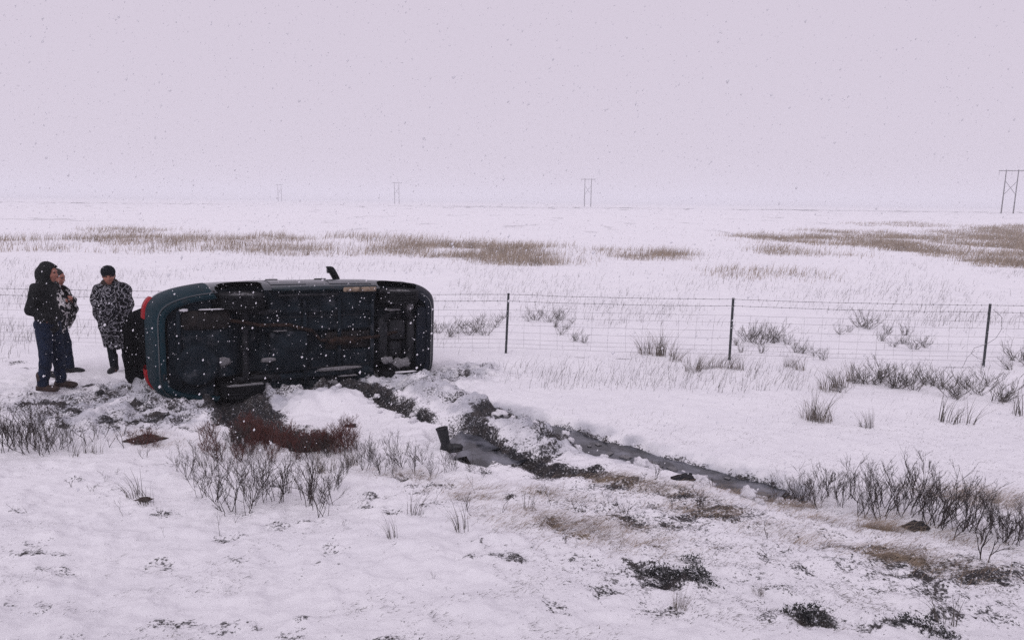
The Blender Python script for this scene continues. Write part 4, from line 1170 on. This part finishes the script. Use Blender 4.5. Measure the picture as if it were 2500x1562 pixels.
# ------------------------------------------------------------------ the lone rubber boot
M_RUB = pmat('black_rubber', (0.004, 0.005, 0.007), (0.009, 0.010, 0.013), 16, 0.5, bump=0.1, dirt=(0.06, 0.06, 0.065), dscale=14, damt=(0.6, 0.75))
x, y = at(1094, 1098)
lb = empty('rubber_boot', (x, y, gz1(x, y) - 0.02), 0.0); lb.rotation_euler = (math.radians(-4), math.radians(-13), math.radians(-12))
lb.scale = (0.86, 0.86, 0.86)
tag(lb, 'black rubber boot standing upright in the slush at the edge of the pool', 'boot')
S = SDF((-0.16, -0.13, -0.02), (0.26, 0.13, 0.36), 0.007)
S.cone((-0.01, 0, 0.10), (-0.02, 0, 0.33), 0.056, 0.075, 0.02); S.cone((-0.04, 0, 0.05), (0.09, 0, 0.045), 0.052, 0.050, 0.03); S.ell((0.13, 0, 0.042), (0.075, 0.048, 0.042), 0.03)
S.cone((-0.02, 0, 0.22), (-0.02, 0, 0.42), 0.055, 0.068, 0.004, True)
S.cut(2, 0.31, False); S.cut(2, 0.005)
S.build('upper', M_RUB, lb)
MB().lathe([(0.066, 0.285), (0.076, 0.290), (0.077, 0.312), (0.066, 0.314)], (-0.02, 0, 0), 24).build('top_band', M_RUB, lb)
MB().loft([[(-0.09 + 0.28 * u, v * 0.046 * (1.0 if 0.15 < u < 0.9 else 0.6), z) for u, v in ((0, 0), (0.02, -.6), (0.12, -1), (0.45, -.8), (0.75, -1.08), (0.95, -.7), (1.0, 0), (0.95, .7), (0.75, 1.08), (0.45, .8), (0.12, 1), (0.02, .6))] for z in (-0.008, 0.018)]).build('sole', M_RUB, lb)
# ------------------------------------------------------------------ vegetation
M_TWIG = pmat('bare_willow_bark', (0.022, 0.017, 0.018), (0.078, 0.062, 0.058), 20, 0.85)
M_TWIGR = pmat('red_brown_twigs', (0.060, 0.020, 0.018), (0.150, 0.058, 0.048), 20, 0.85)
M_TWIGD = pmat('grey_brown_twigs', (0.050, 0.044, 0.041), (0.125, 0.11, 0.096), 20, 0.85)
M_STRAWM = pmat('dry_grass', (0.14, 0.105, 0.080), (0.32, 0.25, 0.19), 6, 0.85)
M_MARSH = pmat('brown_marsh_grass', (0.19, 0.150, 0.115), (0.38, 0.31, 0.24), 1.5, 0.9)
M_HEATH = pmat('dark_heath_leaves', (0.010, 0.013, 0.016), (0.045, 0.046, 0.042), 30, 0.8, dirt=(0.7, 0.7, 0.74), dscale=38, damt=(0.55, 0.60))
M_STUB = pmat('dead_stubble', (0.020, 0.018, 0.018), (0.085, 0.068, 0.052), 3, 0.9)
M_MOSS = pmat('rusty_moss', (0.022, 0.014, 0.013), (0.085, 0.045, 0.034), 25, 0.95, bump=1.0, bscale=70, dirt=(0.5, 0.49, 0.5), dscale=22, damt=(0.58, 0.64))

class Twigs:
    """many thin tapering three-sided twigs, gathered in arrays"""
    def __init__(s): s.V, s.F, s.n = [], [], 0
    def limb(s, P, R):
        P = np.array(P); m = len(P)
        T = np.gradient(P, axis=0); T /= np.linalg.norm(T, axis=1)[:, None] + 1e-9
        up = np.cross(T, [0.31, 0.9, 0.2]); up /= np.linalg.norm(up, axis=1)[:, None] + 1e-9
        w = np.cross(T, up)
        for k in range(3):
            a = 2.0944 * k
            s.V.append(P + np.array(R)[:, None] * (math.cos(a) * up + math.sin(a) * w))
        b = s.n
        for i in range(m - 1):
            for k in range(3):
                k2 = (k + 1) % 3
                s.F.append((b + k * m + i, b + k2 * m + i, b + k2 * m + i + 1, b + k * m + i + 1))
        s.n += 3 * m
    def mesh(s, name, mat):
        me = np_mesh(name, np.concatenate(s.V), np.array(s.F)); me.materials.append(mat); return me

def shrub_mesh(name, seed, mat, h=0.5, stems=5, spread=0.5, kids=(3, 5), depth=3, r0=0.0040, lean=0.0, buds=True, crook=0.10):
    """unit-ish shrub of height about h: crooked stems that fork again and again"""
    r = np.random.default_rng(seed); tw = Twigs()
    def grow(p, d, L, rad, lev):
        n = 6 if lev == 0 else 5
        pts = [p]; dirs = []
        q, dd = np.array(p), np.array(d)
        for i in range(n - 1):
            dd = dd + r.normal(0, crook, 3) + np.array([0.02 * lean, 0, 0.10 if lev else 0.06]); dd /= np.linalg.norm(dd)
            q = q + dd * L / (n - 1); pts.append(q); dirs.append(dd)
        tw.limb(pts, np.linspace(rad, rad * 0.55, n))
        if buds and lev >= depth - 1:
            for _ in range(2):
                i = r.integers(1, n - 1); b = pts[i]
                tw.limb([b, b + dirs[i] * 0.008 + r.normal(0, 0.005, 3)], [rad * 1.1, rad * 0.5])
        if lev < depth:
            for c in range(r.integers(*kids)):
                i = r.integers(1 if lev else 1, n)
                b = pts[i]
                nd = dirs[min(i, n - 2)] + r.normal(0, 0.42, 3) * np.array([1, 1, 0.5]); nd[2] = abs(nd[2]) * 0.8 + 0.15; nd /= np.linalg.norm(nd)
                grow(b, nd, L * r.uniform(0.45, 0.75), rad * 0.66, lev + 1)
    for s in range(stems):
        a = r.uniform(0, 6.28); sp = spread * r.uniform(0.3, 1.0)
        d = np.array([math.cos(a) * sp + lean, math.sin(a) * sp, 1.0]); d /= np.linalg.norm(d)
        grow(np.array([r.normal(0, 0.03), r.normal(0, 0.03), -0.03]), d, h * r.uniform(0.42, 0.62), r0 * r.uniform(0.7, 1.1), 0)
    return tw.mesh(name, mat)

def blades(n, r, hmin, hmax, rad, lean, width, seg=4, flop=0.0):
    """n bent grass blades as thin ribbons; returns V, F"""
    a = r.uniform(0, 2 * np.pi, n); rr = rad * np.sqrt(r.uniform(0, 1, n))
    b = np.stack([rr * np.cos(a), rr * np.sin(a), np.full(n, -0.02)], 1)
    h = r.uniform(hmin, hmax, n)
    d = np.stack([np.cos(a) * 0.25 + lean + r.normal(0, 0.2, n), np.sin(a) * 0.25 + r.normal(0, 0.2, n)], 1) * (1 + flop)
    t = np.linspace(0, 1, seg)
    P = np.zeros((n, seg, 3))
    P[:, :, 0] = b[:, None, 0] + d[:, None, 0] * h[:, None] * t[None] ** 1.8
    P[:, :, 1] = b[:, None, 1] + d[:, None, 1] * h[:, None] * t[None] ** 1.8
    P[:, :, 2] = b[:, None, 2] + h[:, None] * (t[None] - 0.35 * flop * t[None] ** 2)
    wa = r.uniform(0, np.pi, n)
    W = np.stack([np.cos(wa), np.sin(wa), np.zeros(n)], 1)[:, None, :] * (width * (1 - 0.8 * t))[None, :, None] * 0.5
    V = np.stack([P - W, P + W], 2).reshape(-1, 3)
    o = (np.arange(n) * seg * 2)[:, None, None]
    k = np.arange(seg - 1)[None, :, None] * 2
    Fb = (o + k + np.array([0, 1, 3, 2])[None, None]).reshape(-1, 4)
    return V, Fb

def tuft_mesh(name, seed, mat, n=45, **kw):
    V, Fb = blades(n, np.random.default_rng(seed), **kw)
    me = np_mesh(name, V, Fb); me.materials.append(mat); return me

def put(name, me, x, y, rz, sc, lab, cat, grp, dz=0.0, tilt=(0, 0)):
    o = bpy.data.objects.new(name, me); COL.objects.link(o)
    o.location = (x, y, gz1(x, y) + dz); o.rotation_euler = (tilt[0], tilt[1], rz)
    o.scale = (sc, sc, sc) if not hasattr(sc, '__len__') else sc
    return tag(o, lab, cat, grp)

WILLOW = [shrub_mesh('willow_shrub', 500 + k, M_TWIG, 0.5, stems=3 + k % 3, spread=0.6, kids=(2, 5)) for k in range(8)]
SPARSE = [shrub_mesh('willow_sprig', 530 + k, M_TWIG, 0.4, stems=1 + k % 2, spread=0.35, kids=(2, 4), depth=2, r0=0.0048, crook=0.16) for k in range(6)]
REDW = [shrub_mesh('red_shrub', 560 + k, M_TWIGR, 0.34, stems=6, spread=0.8, kids=(3, 5), r0=0.0036) for k in range(3)]
REDT = [shrub_mesh('red_shrub', 570 + k, M_TWIGR if k else M_TWIG, 0.42, stems=6, spread=0.5, kids=(3, 5), r0=0.005) for k in range(2)]
LOWS = [shrub_mesh('low_shrub', 590 + k, M_TWIGD, 0.36, stems=11, spread=1.3, kids=(2, 4), depth=2, r0=0.0034, lean=0.15) for k in range(4)]
M_DULL = pmat('dull_grass', (0.075, 0.064, 0.055), (0.19, 0.155, 0.125), 8, 0.9)
TUFT = [tuft_mesh('grass_tuft', 610 + k, M_DULL, n=55, hmin=0.16, hmax=0.42, rad=0.12, lean=0.35, width=0.006, flop=0.2) for k in range(3)]
REED = [tuft_mesh('grass_tuft', 620 + k, M_TWIGD, n=16, hmin=0.2, hmax=0.42, rad=0.09, lean=0.28, width=0.009, flop=0.0) for k in range(3)]

def ppm(px, py):
    x, y = at(px, py); return x, y, FPX / math.hypot(math.hypot(x, y), CAM_H)
def row(name, meshes, spots, href, lab, cat, grp, hj=0.15):
    """spots: (px, py, height in px)"""
    for px, py, hp in spots:
        x, y, k = ppm(px, py)
        put(name, meshes[rng.integers(len(meshes))], x, y, rng.uniform(0, 6.28), hp / k / href * rng.uniform(1 - hj, 1 + hj), lab if isinstance(lab, str) else next(t for lim, t in lab if px <= lim), cat, grp)

# the thicket of bare willow in front of the car
row('willow_shrub', WILLOW, [(528, 1228, 150), (562, 1248, 160), (500, 1212, 130), (612, 1232, 150), (622, 1243, 165), (662, 1224, 160), (676, 1222, 140), (700, 1205, 120), (742, 1212, 150), (760, 1232, 150), (775, 1254, 170), (800, 1225, 150),
     (640, 1190, 120), (580, 1185, 120), (455, 1172, 95), (430, 1160, 70), (820, 1190, 110), (845, 1160, 100), (520, 1150, 100)], 0.62, [(535, 'bare black willow on the moss hump side of the red-brown thicket'), (705, 'bare black willow fanning out of clean snow below the middle of the red thicket'), (9999, 'bare black willow below the end of the red thicket towards the pool')], 'shrub', 'willow shrubs below the red-brown thicket')
row('willow_shrub', WILLOW, [(10, 1112, 125), (38, 1106, 120), (62, 1116, 110), (86, 1104, 120), (112, 1100, 105), (130, 1110, 115), (150, 1098, 100), (165, 1108, 95), (22, 1090, 110), (70, 1088, 110), (-15, 1108, 120), (105, 1118, 95), (50, 1092, 120)], 0.62,
    'dense bare willow shrub on the snow beside the boots of the hooded man', 'shrub', 'willow shrubs by the hooded man')
row('willow_sprig', SPARSE, [(200, 1092, 70), (225, 1088, 85), (250, 1075, 70), (300, 1090, 110), (270, 1095, 60), (318, 1062, 85), (350, 1120, 55)], 0.48, 'thin bent sprig between the dense willows and the red thicket', 'shrub', 'sprigs left of the thicket')
row('willow_shrub', WILLOW, [(890, 1150, 95), (915, 1140, 95), (935, 1160, 100), (955, 1135, 100), (985, 1150, 110), (1010, 1160, 95), (1035, 1140, 90), (1055, 1165, 90), (1085, 1155, 80), (960, 1170, 90), (905, 1125, 90), (1110, 1150, 75), (1150, 1152, 60), (1180, 1160, 60)], 0.62,
    'slim bare willow shrub in front of the pool and the lone boot', 'shrub', 'willow shrubs in front of the pool')
row('red_shrub', REDW, [(500 + 17 * k + rng.normal(0, 10), 1088 + rng.normal(6, 22), 72) for k in range(22)] + [(600 + 14 * k + rng.normal(0, 10), 1068 + 2 * k + rng.normal(0, 8), 84) for k in range(18)], 0.42, [(620, 'red-brown twiggy shrub in the thicket nearest the moss hump'), (760, 'red-brown twiggy shrub in the thicket below the dark hole at the rear wheel'), (9999, 'red-brown twiggy shrub in the thicket below the pale mound')], 'shrub', 'red-brown thicket')
row('red_shrub', REDT, [(560 + 30 * k + rng.normal(0, 10), 1110 + rng.normal(0, 14), 90) for k in range(10)], 0.52, 'dark upright shrub mixed in the red-brown thicket', 'shrub', 'dark stems in the red-brown thicket')
row('red_shrub', REDW, [(325, 1088, 44), (350, 1092, 46), (380, 1090, 44), (362, 1076, 40)], 0.42, 'red-brown twigs growing out of the rusty moss hump', 'shrub', 'twigs on the moss hump')
# the row on the crest of the bank at the right
spots = []
for k in range(29):
    u = k / 28
    px = 1905 + 600 * u; py = 1212 + 118 * u ** 1.25 + rng.normal(0, 14)
    spots.append((px, py, (104 + 48 * math.sin(u * 3.0)) * rng.uniform(0.75, 1.15)))
row('willow_shrub', WILLOW, spots, 0.62, [(2040, 'bare willow shrub at the end of the long row where the water-filled rut runs out'), (2200, 'tall bare willow shrub in the thickest stretch of the row on the bank'), (2340, 'bare willow shrub in the row behind the dark clod on the bank'), (9999, 'bare willow shrub in the thin last stretch of the row, over reddish straw')], 'shrub', 'willow row on the bank')
row('willow_sprig', SPARSE, [(2105, 1265, 130), (2190, 1268, 150), (2335, 1330, 150), (2420, 1372, 170), (2400, 1330, 130), (2480, 1320, 130), (2450, 1300, 120), (2280, 1282, 120), (1990, 1215, 110), (1960, 1205, 90)], 0.48,
    'lone willow stem with few forks standing in the straw of the bank', 'shrub', 'single stems in the straw')
row('willow_sprig', SPARSE, [(1135, 1258, 95), (1230, 1272, 95), (1300, 1248, 85), (1345, 1240, 90), (1410, 1245, 75), (1525, 1256, 80), (1642, 1246, 70), (1700, 1245, 110), (1718, 1240, 100), (1600, 1172, 75), (1575, 1170, 55), (1790, 1195, 50), (1735, 1190, 60), (1870, 1320, 80), (1385, 1330, 60),
    (1060, 1240, 70), (1160, 1210, 70), (1480, 1225, 50), (1850, 1200, 60), (1905, 1225, 60)], 0.48, 'small black willow sprig on the open snow between the ditch and the heath clumps', 'shrub', 'sprigs on the bank')
row('willow_sprig', SPARSE, [(175, 1190, 50), (190, 1185, 35), (225, 1195, 38), (262, 1178, 34), (535, 1296, 60), (30, 1245, 35), (60, 1250, 30), (285, 1160, 28), (300, 1260, 45), (400, 1300, 40), (1060, 1420, 38), (1090, 1440, 30), (575, 1268, 45), (395, 1255, 45), (250, 1165, 30), (840, 1280, 30)], 0.48,
    'tiny twig poking out of the smooth snow in front of the willows', 'twig', 'tiny twigs in the near snow')
# beyond the car: low shrubs and grass by the fence
row('low_shrub', LOWS, [(1070, 815, 54), (1095, 822, 58), (1120, 815, 52), (1145, 820, 50), (1160, 812, 60), (1185, 818, 58), (1060, 800, 36), (1130, 800, 44), (1175, 795, 44), (1205, 800, 40), (1215, 790, 36), (1230, 778, 30)], 0.40, 'low grey shrub between the car and the nearest steel fence post', 'shrub', 'low shrubs between car and fence')
row('low_shrub', LOWS, [(1310, 782, 50), (1340, 785, 58), (1368, 782, 50), (1290, 788, 36), (1355, 800, 44), (1395, 790, 30), (1370, 818, 44), (1400, 830, 46), (1425, 835, 40), (1380, 805, 36)], 0.40, 'low grey shrub behind the netting past the first steel post', 'shrub', 'low shrubs behind the netting')
row('low_shrub', LOWS, [(1825, 832, 66), (1850, 838, 72), (1880, 835, 70), (1838, 824, 60), (1866, 826, 60), (1905, 832, 50), (1800, 840, 40), (1925, 838, 40), (1940, 860, 50), (1985, 868, 40), (2010, 878, 46), (1960, 862, 40), (1860, 865, 36), (1810, 862, 34)], 0.40, 'low bushy shrub beside the middle steel post', 'shrub', 'low shrubs beside the middle post')
row('low_shrub', LOWS, [(2100, 800, 54), (2120, 805, 56), (2050, 815, 40), (2165, 815, 44), (2210, 820, 40), (2075, 810, 30), (2150, 830, 40), (2180, 845, 40), (2230, 850, 52), (2255, 846, 44), (2200, 838, 36), (2480, 880, 55), (2500, 890, 60), (2465, 900, 40)], 0.40, 'small scraggy shrub behind the netting near the leaning post', 'shrub', 'scraggy shrubs near the leaning post')
row('low_shrub', LOWS, [(2060 + 20.5 * k + rng.normal(0, 8), 935 + 1.6 * k + rng.normal(0, 16), 78 * rng.uniform(0.75, 1.1)) for k in range(20)], 0.40, 'grey shrub in the broad clump on the snow in front of the fence', 'shrub', 'shrub clump in front of the fence')
row('grass_tuft', TUFT, [(1575, 862, 60), (1600, 866, 66), (1625, 868, 60), (1650, 882, 56), (1690, 905, 60), (1715, 900, 54), (1745, 900, 46), (1770, 902, 50), (1800, 905, 46), (2050, 945, 60), (2020, 955, 60), (2085, 935, 50), (1925, 900, 40), (1955, 905, 36)], 0.36,
    [(1660, 'wind-bent dry grass tuft under the netting midway between two posts'), (1810, 'wind-bent dry grass tuft at the foot of the middle steel post'), (9999, 'wind-bent dry grass tuft beside the broad clump of grey shrubs')], 'grass tuft', 'grass tufts by the fence')
row('grass_tuft', TUFT, [(1990, 1028, 66), (2010, 1030, 60), (1972, 1022, 46)], 0.36, 'thick tuft of dry grass alone on the open snow', 'grass tuft', 'tufts on the open snow')
row('grass_tuft', REED, [(1995, 1020, 80), (2120, 1045, 50), (2108, 1046, 40), (2310, 1030, 62), (2335, 1032, 50), (2360, 1034, 52), (2490, 1010, 60)], 0.38, 'few stiff stalks standing on the open snow beyond the willow row', 'grass tuft', 'stiff stalks beyond the willow row')
row('grass_tuft', REED, [(700, 1200, 60), (500, 1140, 45), (180, 1120, 40), (215, 1110, 40), (330, 1215, 60), (360, 1230, 60), (1010, 1260, 70), (1130, 1300, 70), (770, 1150, 50), (240, 1110, 36), (960, 1320, 50), (2310, 1520, 90), (1290, 1250, 60)], 0.38, 'thin dry stalks in the near snow', 'grass tuft', 'thin dry stalks in the near snow')
row('grass_tuft', TUFT, [(1660, 1490, 48), (1850, 1450, 40)], 0.36, 'small olive tuft beside the dark heath clumps', 'grass tuft', 'olive tufts by the heath')
row('grass_tuft', TUFT, [(800, 1150, 70), (865, 1130, 60)], 0.36, 'straw coloured tuft inside the thicket', 'grass tuft', 'straw tufts in the thicket')

# dark heath clumps in the near snow
def heath(c, a, b, lab, seed):
    r = np.random.default_rng(seed); n = int(1300 * a * b / 0.05)
    u = r.uniform(-1, 1, (n * 2, 2)); u = u[(u ** 2).sum(1) + 0.7 * fbm(u[:, 0] * 2.4, u[:, 1] * 2.0, seed, 4) < 0.62 + r.normal(0, 0.12, len(u))][:n]; n = len(u)
    x, y = u[:, 0] * a, u[:, 1] * b - 0.3 * u[:, 0] * a
    h = 0.045 * (1 - (u ** 2).sum(1)).clip(0) + 0.015
    z = gz(c[0] + x, c[1] + y) + r.uniform(0, 1, n) * h
    L = r.uniform(0.008, 0.022, n); d = r.normal(0, 1, (n, 3)); d[:, 2] = np.abs(d[:, 2]) + 0.3; d /= np.linalg.norm(d, axis=1)[:, None]
    w = np.cross(d, r.normal(0, 1, (n, 3))); w /= np.linalg.norm(w, axis=1)[:, None]
    P = np.stack([x, y, z], 1)
    z0 = gz1(*c); P[:, 2] -= z0
    V = np.stack([P - w * L[:, None] * .3, P + d * L[:, None] * .5 - w * 0, P + w * L[:, None] * .3, P + d * L[:, None]], 1)
    V[:, 1] = P + d * L[:, None]; V[:, 3] = P - d * L[:, None] * 0.3
    V = V[:, [0, 3, 2, 1]].reshape(-1, 3)
    me = np_mesh('heath_clump', V, np.arange(n * 4).reshape(n, 4)); me.materials.append(M_HEATH)
    o = bpy.data.objects.new('heath_clump', me); COL.objects.link(o); o.location = (c[0], c[1], z0)
    tag(o, lab, 'heath clump', 'dark heath clumps in the near snow')
for k, (lab, (c, a, b)) in enumerate(zip(('widest dark heath clump, broken by snow, under the dirty slope', 'compact black heath clump dotted with snow', 'low dark heath clump with thin stalks above it', 'small dark heath sprout behind the widest clump'), HEATH)):
    heath(c, a, b, lab, 710 + k)

# countless blades: marsh grass bands far off, straw on the bank, stubble through the snow
def scatter(name, pts, h, lean, width, mat, flop=0.0, seg=3, seed=1, lab=None):
    r = np.random.default_rng(seed); n = len(pts)
    V, Fb = blades(n, r, 1.0, 1.0, 0.0, lean, 1.0, seg, flop)
    V = V.reshape(n, seg * 2, 3)
    base_ = V[:, 0:1] * 0
    z = gz(pts[:, 0], pts[:, 1])
    ctr = (V[:, 0:2].mean(1))[:, None]
    # blade shape scaled by height, ribbon width kept absolute
    mid = (V[:, 0::2] + V[:, 1::2]) / 2; wv = (V[:, 1::2] - V[:, 0::2]) / 2
    mid = (mid - ctr) * h[:, None, None]; wv = wv * (width[:, None, None] if hasattr(width, '__len__') else width)
    W = np.empty_like(V); W[:, 0::2] = mid - wv; W[:, 1::2] = mid + wv
    W += np.stack([pts[:, 0], pts[:, 1], z - 0.015], 1)[:, None]
    me = np_mesh(name, W.reshape(-1, 3), Fb); me.materials.append(mat)
    o = bpy.data.objects.new(name, me); COL.objects.link(o)
    return tag(o, lab, kind='stuff')
def in_px(poly_px, n, r, up=0):
    P = np.array(poly_px, float); lo, hi = P.min(0), P.max(0)
    q = r.uniform(lo, hi, (n * 3, 2)); q = q[inside(q[:, 0], q[:, 1], P)][:n]
    return q
def ray_ground(q):
    d = _F[None] + _R[None] * ((q[:, 0:1] - 1250) / FPX) - _U[None] * ((q[:, 1:2] - 781) / FPX)
    z = np.zeros(len(q))
    for _ in range(8):
        t = (z - CAM_H) / d[:, 2]; P = d * t[:, None]; z = 0.5 * z + 0.5 * base(P[:, 0], P[:, 1])
    return P[:, :2]
def poly_world(P, n, r):
    """random points in a ground outline, thinning out with distance"""
    lo, hi = P.min(0), P.max(0)
    out = []
    while sum(map(len, out)) < n:
        y = 1 / r.uniform(1 / hi[1], 1 / lo[1], n * 4); x = r.uniform(lo[0], hi[0], n * 4)
        wx, wy = x + 1.2 * fbm(x * 0.25, y * 0.25, 91, 3), y + 2.2 * fbm(x * 0.12, y * 0.2, 95, 3)
        wx, wy = wx + r.normal(0, 0.9, len(x)), wy + r.normal(0, 1.4, len(x))
        k = inside(wx, wy, P) & (fbm(x * 0.35, y * 0.22, 93, 4) > -0.05 + r.normal(0, 0.28, len(x)))
        out.append(np.stack([x[k], y[k]], 1))
        if len(out) > 12: break
    return np.concatenate(out)[:n]
r_ = np.random.default_rng(41)
for k, (n, hh) in enumerate(((11000, 0.42), (5400, 0.40), (1700, 0.38), (30000, 0.38), (1800, 0.34), (500, 0.30), (1000, 0.36), (1200, 0.36))):
    pts = poly_world(BANDS[k], n, r_)
    h = hh * r_.uniform(0.3, 1.2, len(pts)) * (1 + 0.35 * fbm(pts[:, 0] * 0.5, pts[:, 1] * 0.5, 96, 3)); dist = np.hypot(pts[:, 0], pts[:, 1])
    scatter('marsh_grass', pts, h, 0.22, 0.010 + dist * 0.00022, M_MARSH, 0.1, 3, 800 + k, 'band of brown marsh grass standing out of the snow')
# loose straws thinly over the whole moor
q = np.stack([r_.uniform(-200, 2700, 46000), 500 + 470 * r_.uniform(0, 1, 46000) ** 1.15], 1)
P = ray_ground(q); P = P[(P[:, 1] > 9.5) & (P[:, 1] < 420)]
P = P[fbm(P[:, 0] * 0.30, P[:, 1] * 0.30, 111, 4) + 0.25 * sstep(14, 22, P[:, 1]) * sstep(60, 30, P[:, 1]) > 0.34 + r_.normal(0, 0.20, len(P))]
dist = np.hypot(P[:, 0], P[:, 1])
scatter('moor_grass', P, r_.uniform(0.06, 0.28, len(P)), 0.3, 0.0035 + dist * 0.00014, M_TWIGD, 0.1, 3, 820, 'sparse thin grass over the snowy moor')
# straw lying on the bank
S = []
for (c, a, b) in STRAW:
    n = int(640 * a * b / 0.06)
    u = r_.normal(0, 0.75, (n, 2)); x = u[:, 0] * a; S.append(np.stack([c[0] + x, c[1] + u[:, 1] * b - 0.35 * x], 1))
S = np.concatenate(S)
S = S[fbm(S[:, 0] * 4, S[:, 1] * 7, 77, 3) > -0.35 + r_.normal(0, 0.3, len(S))]
scatter('dry_straw', S, r_.uniform(0.05, 0.14, len(S)), 0.6, 0.0035, M_STRAWM, 1.3, 3, 830, 'flattened dry straw on the bank')
# stubble: short dead stems and leaf bits through the near snow
q = np.stack([r_.uniform(-100, 2600, 110000), r_.uniform(1040, 1600, 110000)], 1)
P = ray_ground(q)
k = fbm(P[:, 0] * 2.2, P[:, 1] * 3.2, 121, 4) + 0.9 * sstep(-0.5, 1.5, P[:, 0]) * sstep(3.4, 4.6, P[:, 1]) > 0.62 + r_.normal(0, 0.30, len(P))
P = P[k]
scatter('stubble', P, r_.uniform(0.008, 0.035, len(P)), 0.5, r_.uniform(0.002, 0.007, len(P)), M_STUB, 0.8, 3, 840, 'dead stubble and leaf bits through the near snow')
q = np.stack([r_.uniform(-100, 2600, 7000), r_.uniform(860, 1100, 7000)], 1)
P = ray_ground(q); P = P[fbm(P[:, 0] * 1.2, P[:, 1] * 1.2, 125, 4) > 0.25 + r_.normal(0, 0.2, len(P))]
scatter('stubble', P, r_.uniform(0.02, 0.09, len(P)), 0.4, 0.003, M_TWIGD, 0.3, 3, 841, 'thin grass ends through the open snow')

# clods of snow and turf thrown up along the ruts
CL2 = [lump_mesh('snow_lump', 320 + k, M_SNOW, 0.75) for k in range(4)]
for i in range(70):
    u = rng.uniform(0, 1); P_ = RUT if i % 3 else GOUGE
    j = u * (len(P_) - 1); a = int(min(j, len(P_) - 2)); c = P_[a] + (P_[a + 1] - P_[a]) * (j - a)
    c = c + np.array([rng.normal(0, 0.1), -abs(rng.normal(0.28, 0.12)) if P_ is RUT else rng.normal(0, 0.35)])
    sz = rng.uniform(0.018, 0.065) * (1.35 if P_ is RUT else 0.8)
    put('snow_lump', CL2[rng.integers(4)], c[0], c[1], rng.uniform(0, 6), (sz * 1.2, sz, sz), 'lump of snow thrown up along the ruts', 'snow', 'snow lumps along the ruts', dz=sz * 0.25, tilt=(rng.normal(0, .3), rng.normal(0, .3)))
for i in range(14):                                              # slush and ice crumbs afloat in the rut
    j = rng.uniform(0, len(RUT) - 1.01); a = int(j); c = RUT[a] + (RUT[a + 1] - RUT[a]) * (j - a) + rng.normal(0, 0.09, 2)
    sz = rng.uniform(0.02, 0.06)
    o = put('ice_crumb', CLODS[4 + rng.integers(3)], c[0], c[1], rng.uniform(0, 6), (sz * 1.5, sz, sz * 0.45), 'flat crumb of slush afloat in the water-filled rut', 'snow', 'slush crumbs in the rut')
    o.location.z = float(base(c[0], c[1])) - 0.10
CL3 = [lump_mesh('turf_clod', 330 + k, M_STEEL if k == 0 else M_MOSS, 0.55) for k in range(2)]
for px, py, sx, sy, sz, k, lab in ((352, 1078, .17, .10, .075, 1, 'rust-brown moss hump between the willows and the thicket'), (1672, 1172, .11, .07, .07, 0, 'dark turf clod on the snow below the water-filled rut'), (858, 1036, .07, .05, .045, 0, 'dark turf clod on the pale mound before the car'),
 (2240, 1288, .11, .07, .05, 0, 'dark clod at the foot of a willow stem on the bank'), (350, 1222, .06, .04, .03, 1, 'brown leaf clod under bent stalks on the clean snow')):
    x, y = at(px, py)
    put('turf_clod', CL3[k], x, y, 0.3, (sx, sy, sz), lab, 'clod', 'turf clods', dz=sz * 0.1)
# ------------------------------------------------------------------ falling snow
M_FLAKE = pmat('snowflake', (0.85, 0.85, 0.88), (0.80, 0.80, 0.84), 10, 0.9)
_n, _l = M_FLAKE.node_tree.nodes, M_FLAKE.node_tree.links            # thin flakes let the sky through
_tr = _n.new('ShaderNodeBsdfTranslucent'); _tr.inputs[0].default_value = (0.95, 0.95, 0.96, 1)
_mx = _n.new('ShaderNodeMixShader'); _mx.inputs[0].default_value = 0.5
_l.new(_n['Principled BSDF'].outputs[0], _mx.inputs[1]); _l.new(_tr.outputs[0], _mx.inputs[2]); _l.new(_mx.outputs[0], _n['Material Output'].inputs['Surface'])
r_ = np.random.default_rng(77)
NF = 34000
dd = 13.5 * r_.uniform(0.0, 1, NF) ** (1 / 2.6)
P = np.stack([r_.uniform(-1, 1, NF) * (0.95 * dd + 1.0), dd, np.zeros(NF)], 1)
P[:, 2] = r_.uniform(0.1, 1, NF) * (CAM_H + 0.45 * dd)
P = P[P[:, 1] > 3.0]
P = P[P[:, 2] > gz(P[:, 0], P[:, 1]) + 0.03]
n = len(P)
R_ = r_.gamma(4.0, 0.0011, n).clip(0.0016, 0.010)
oc = np.array([[1, 0, 0], [-1, 0, 0], [0, 1, 0], [0, -1, 0], [0, 0, 1.25], [0, 0, -1.25]], float)
of = np.array([[0, 2, 4], [2, 1, 4], [1, 3, 4], [3, 0, 4], [2, 0, 5], [1, 2, 5], [3, 1, 5], [0, 3, 5]])
V = P[:, None] + (oc[None] * r_.uniform(0.6, 1.25, (n, 6, 1)) + np.array([0.25, 0, 0])[None, None] * oc[None, :, 2:3]) * R_[:, None, None]
me = np_mesh('falling_snow', V.reshape(-1, 3), (of[None] + 6 * np.arange(n)[:, None, None]).reshape(-1, 3), True); me.materials.append(M_FLAKE)
o = bpy.data.objects.new('falling_snow', me); COL.objects.link(o)
tag(o, 'loose white snowflakes falling through the air', kind='stuff')
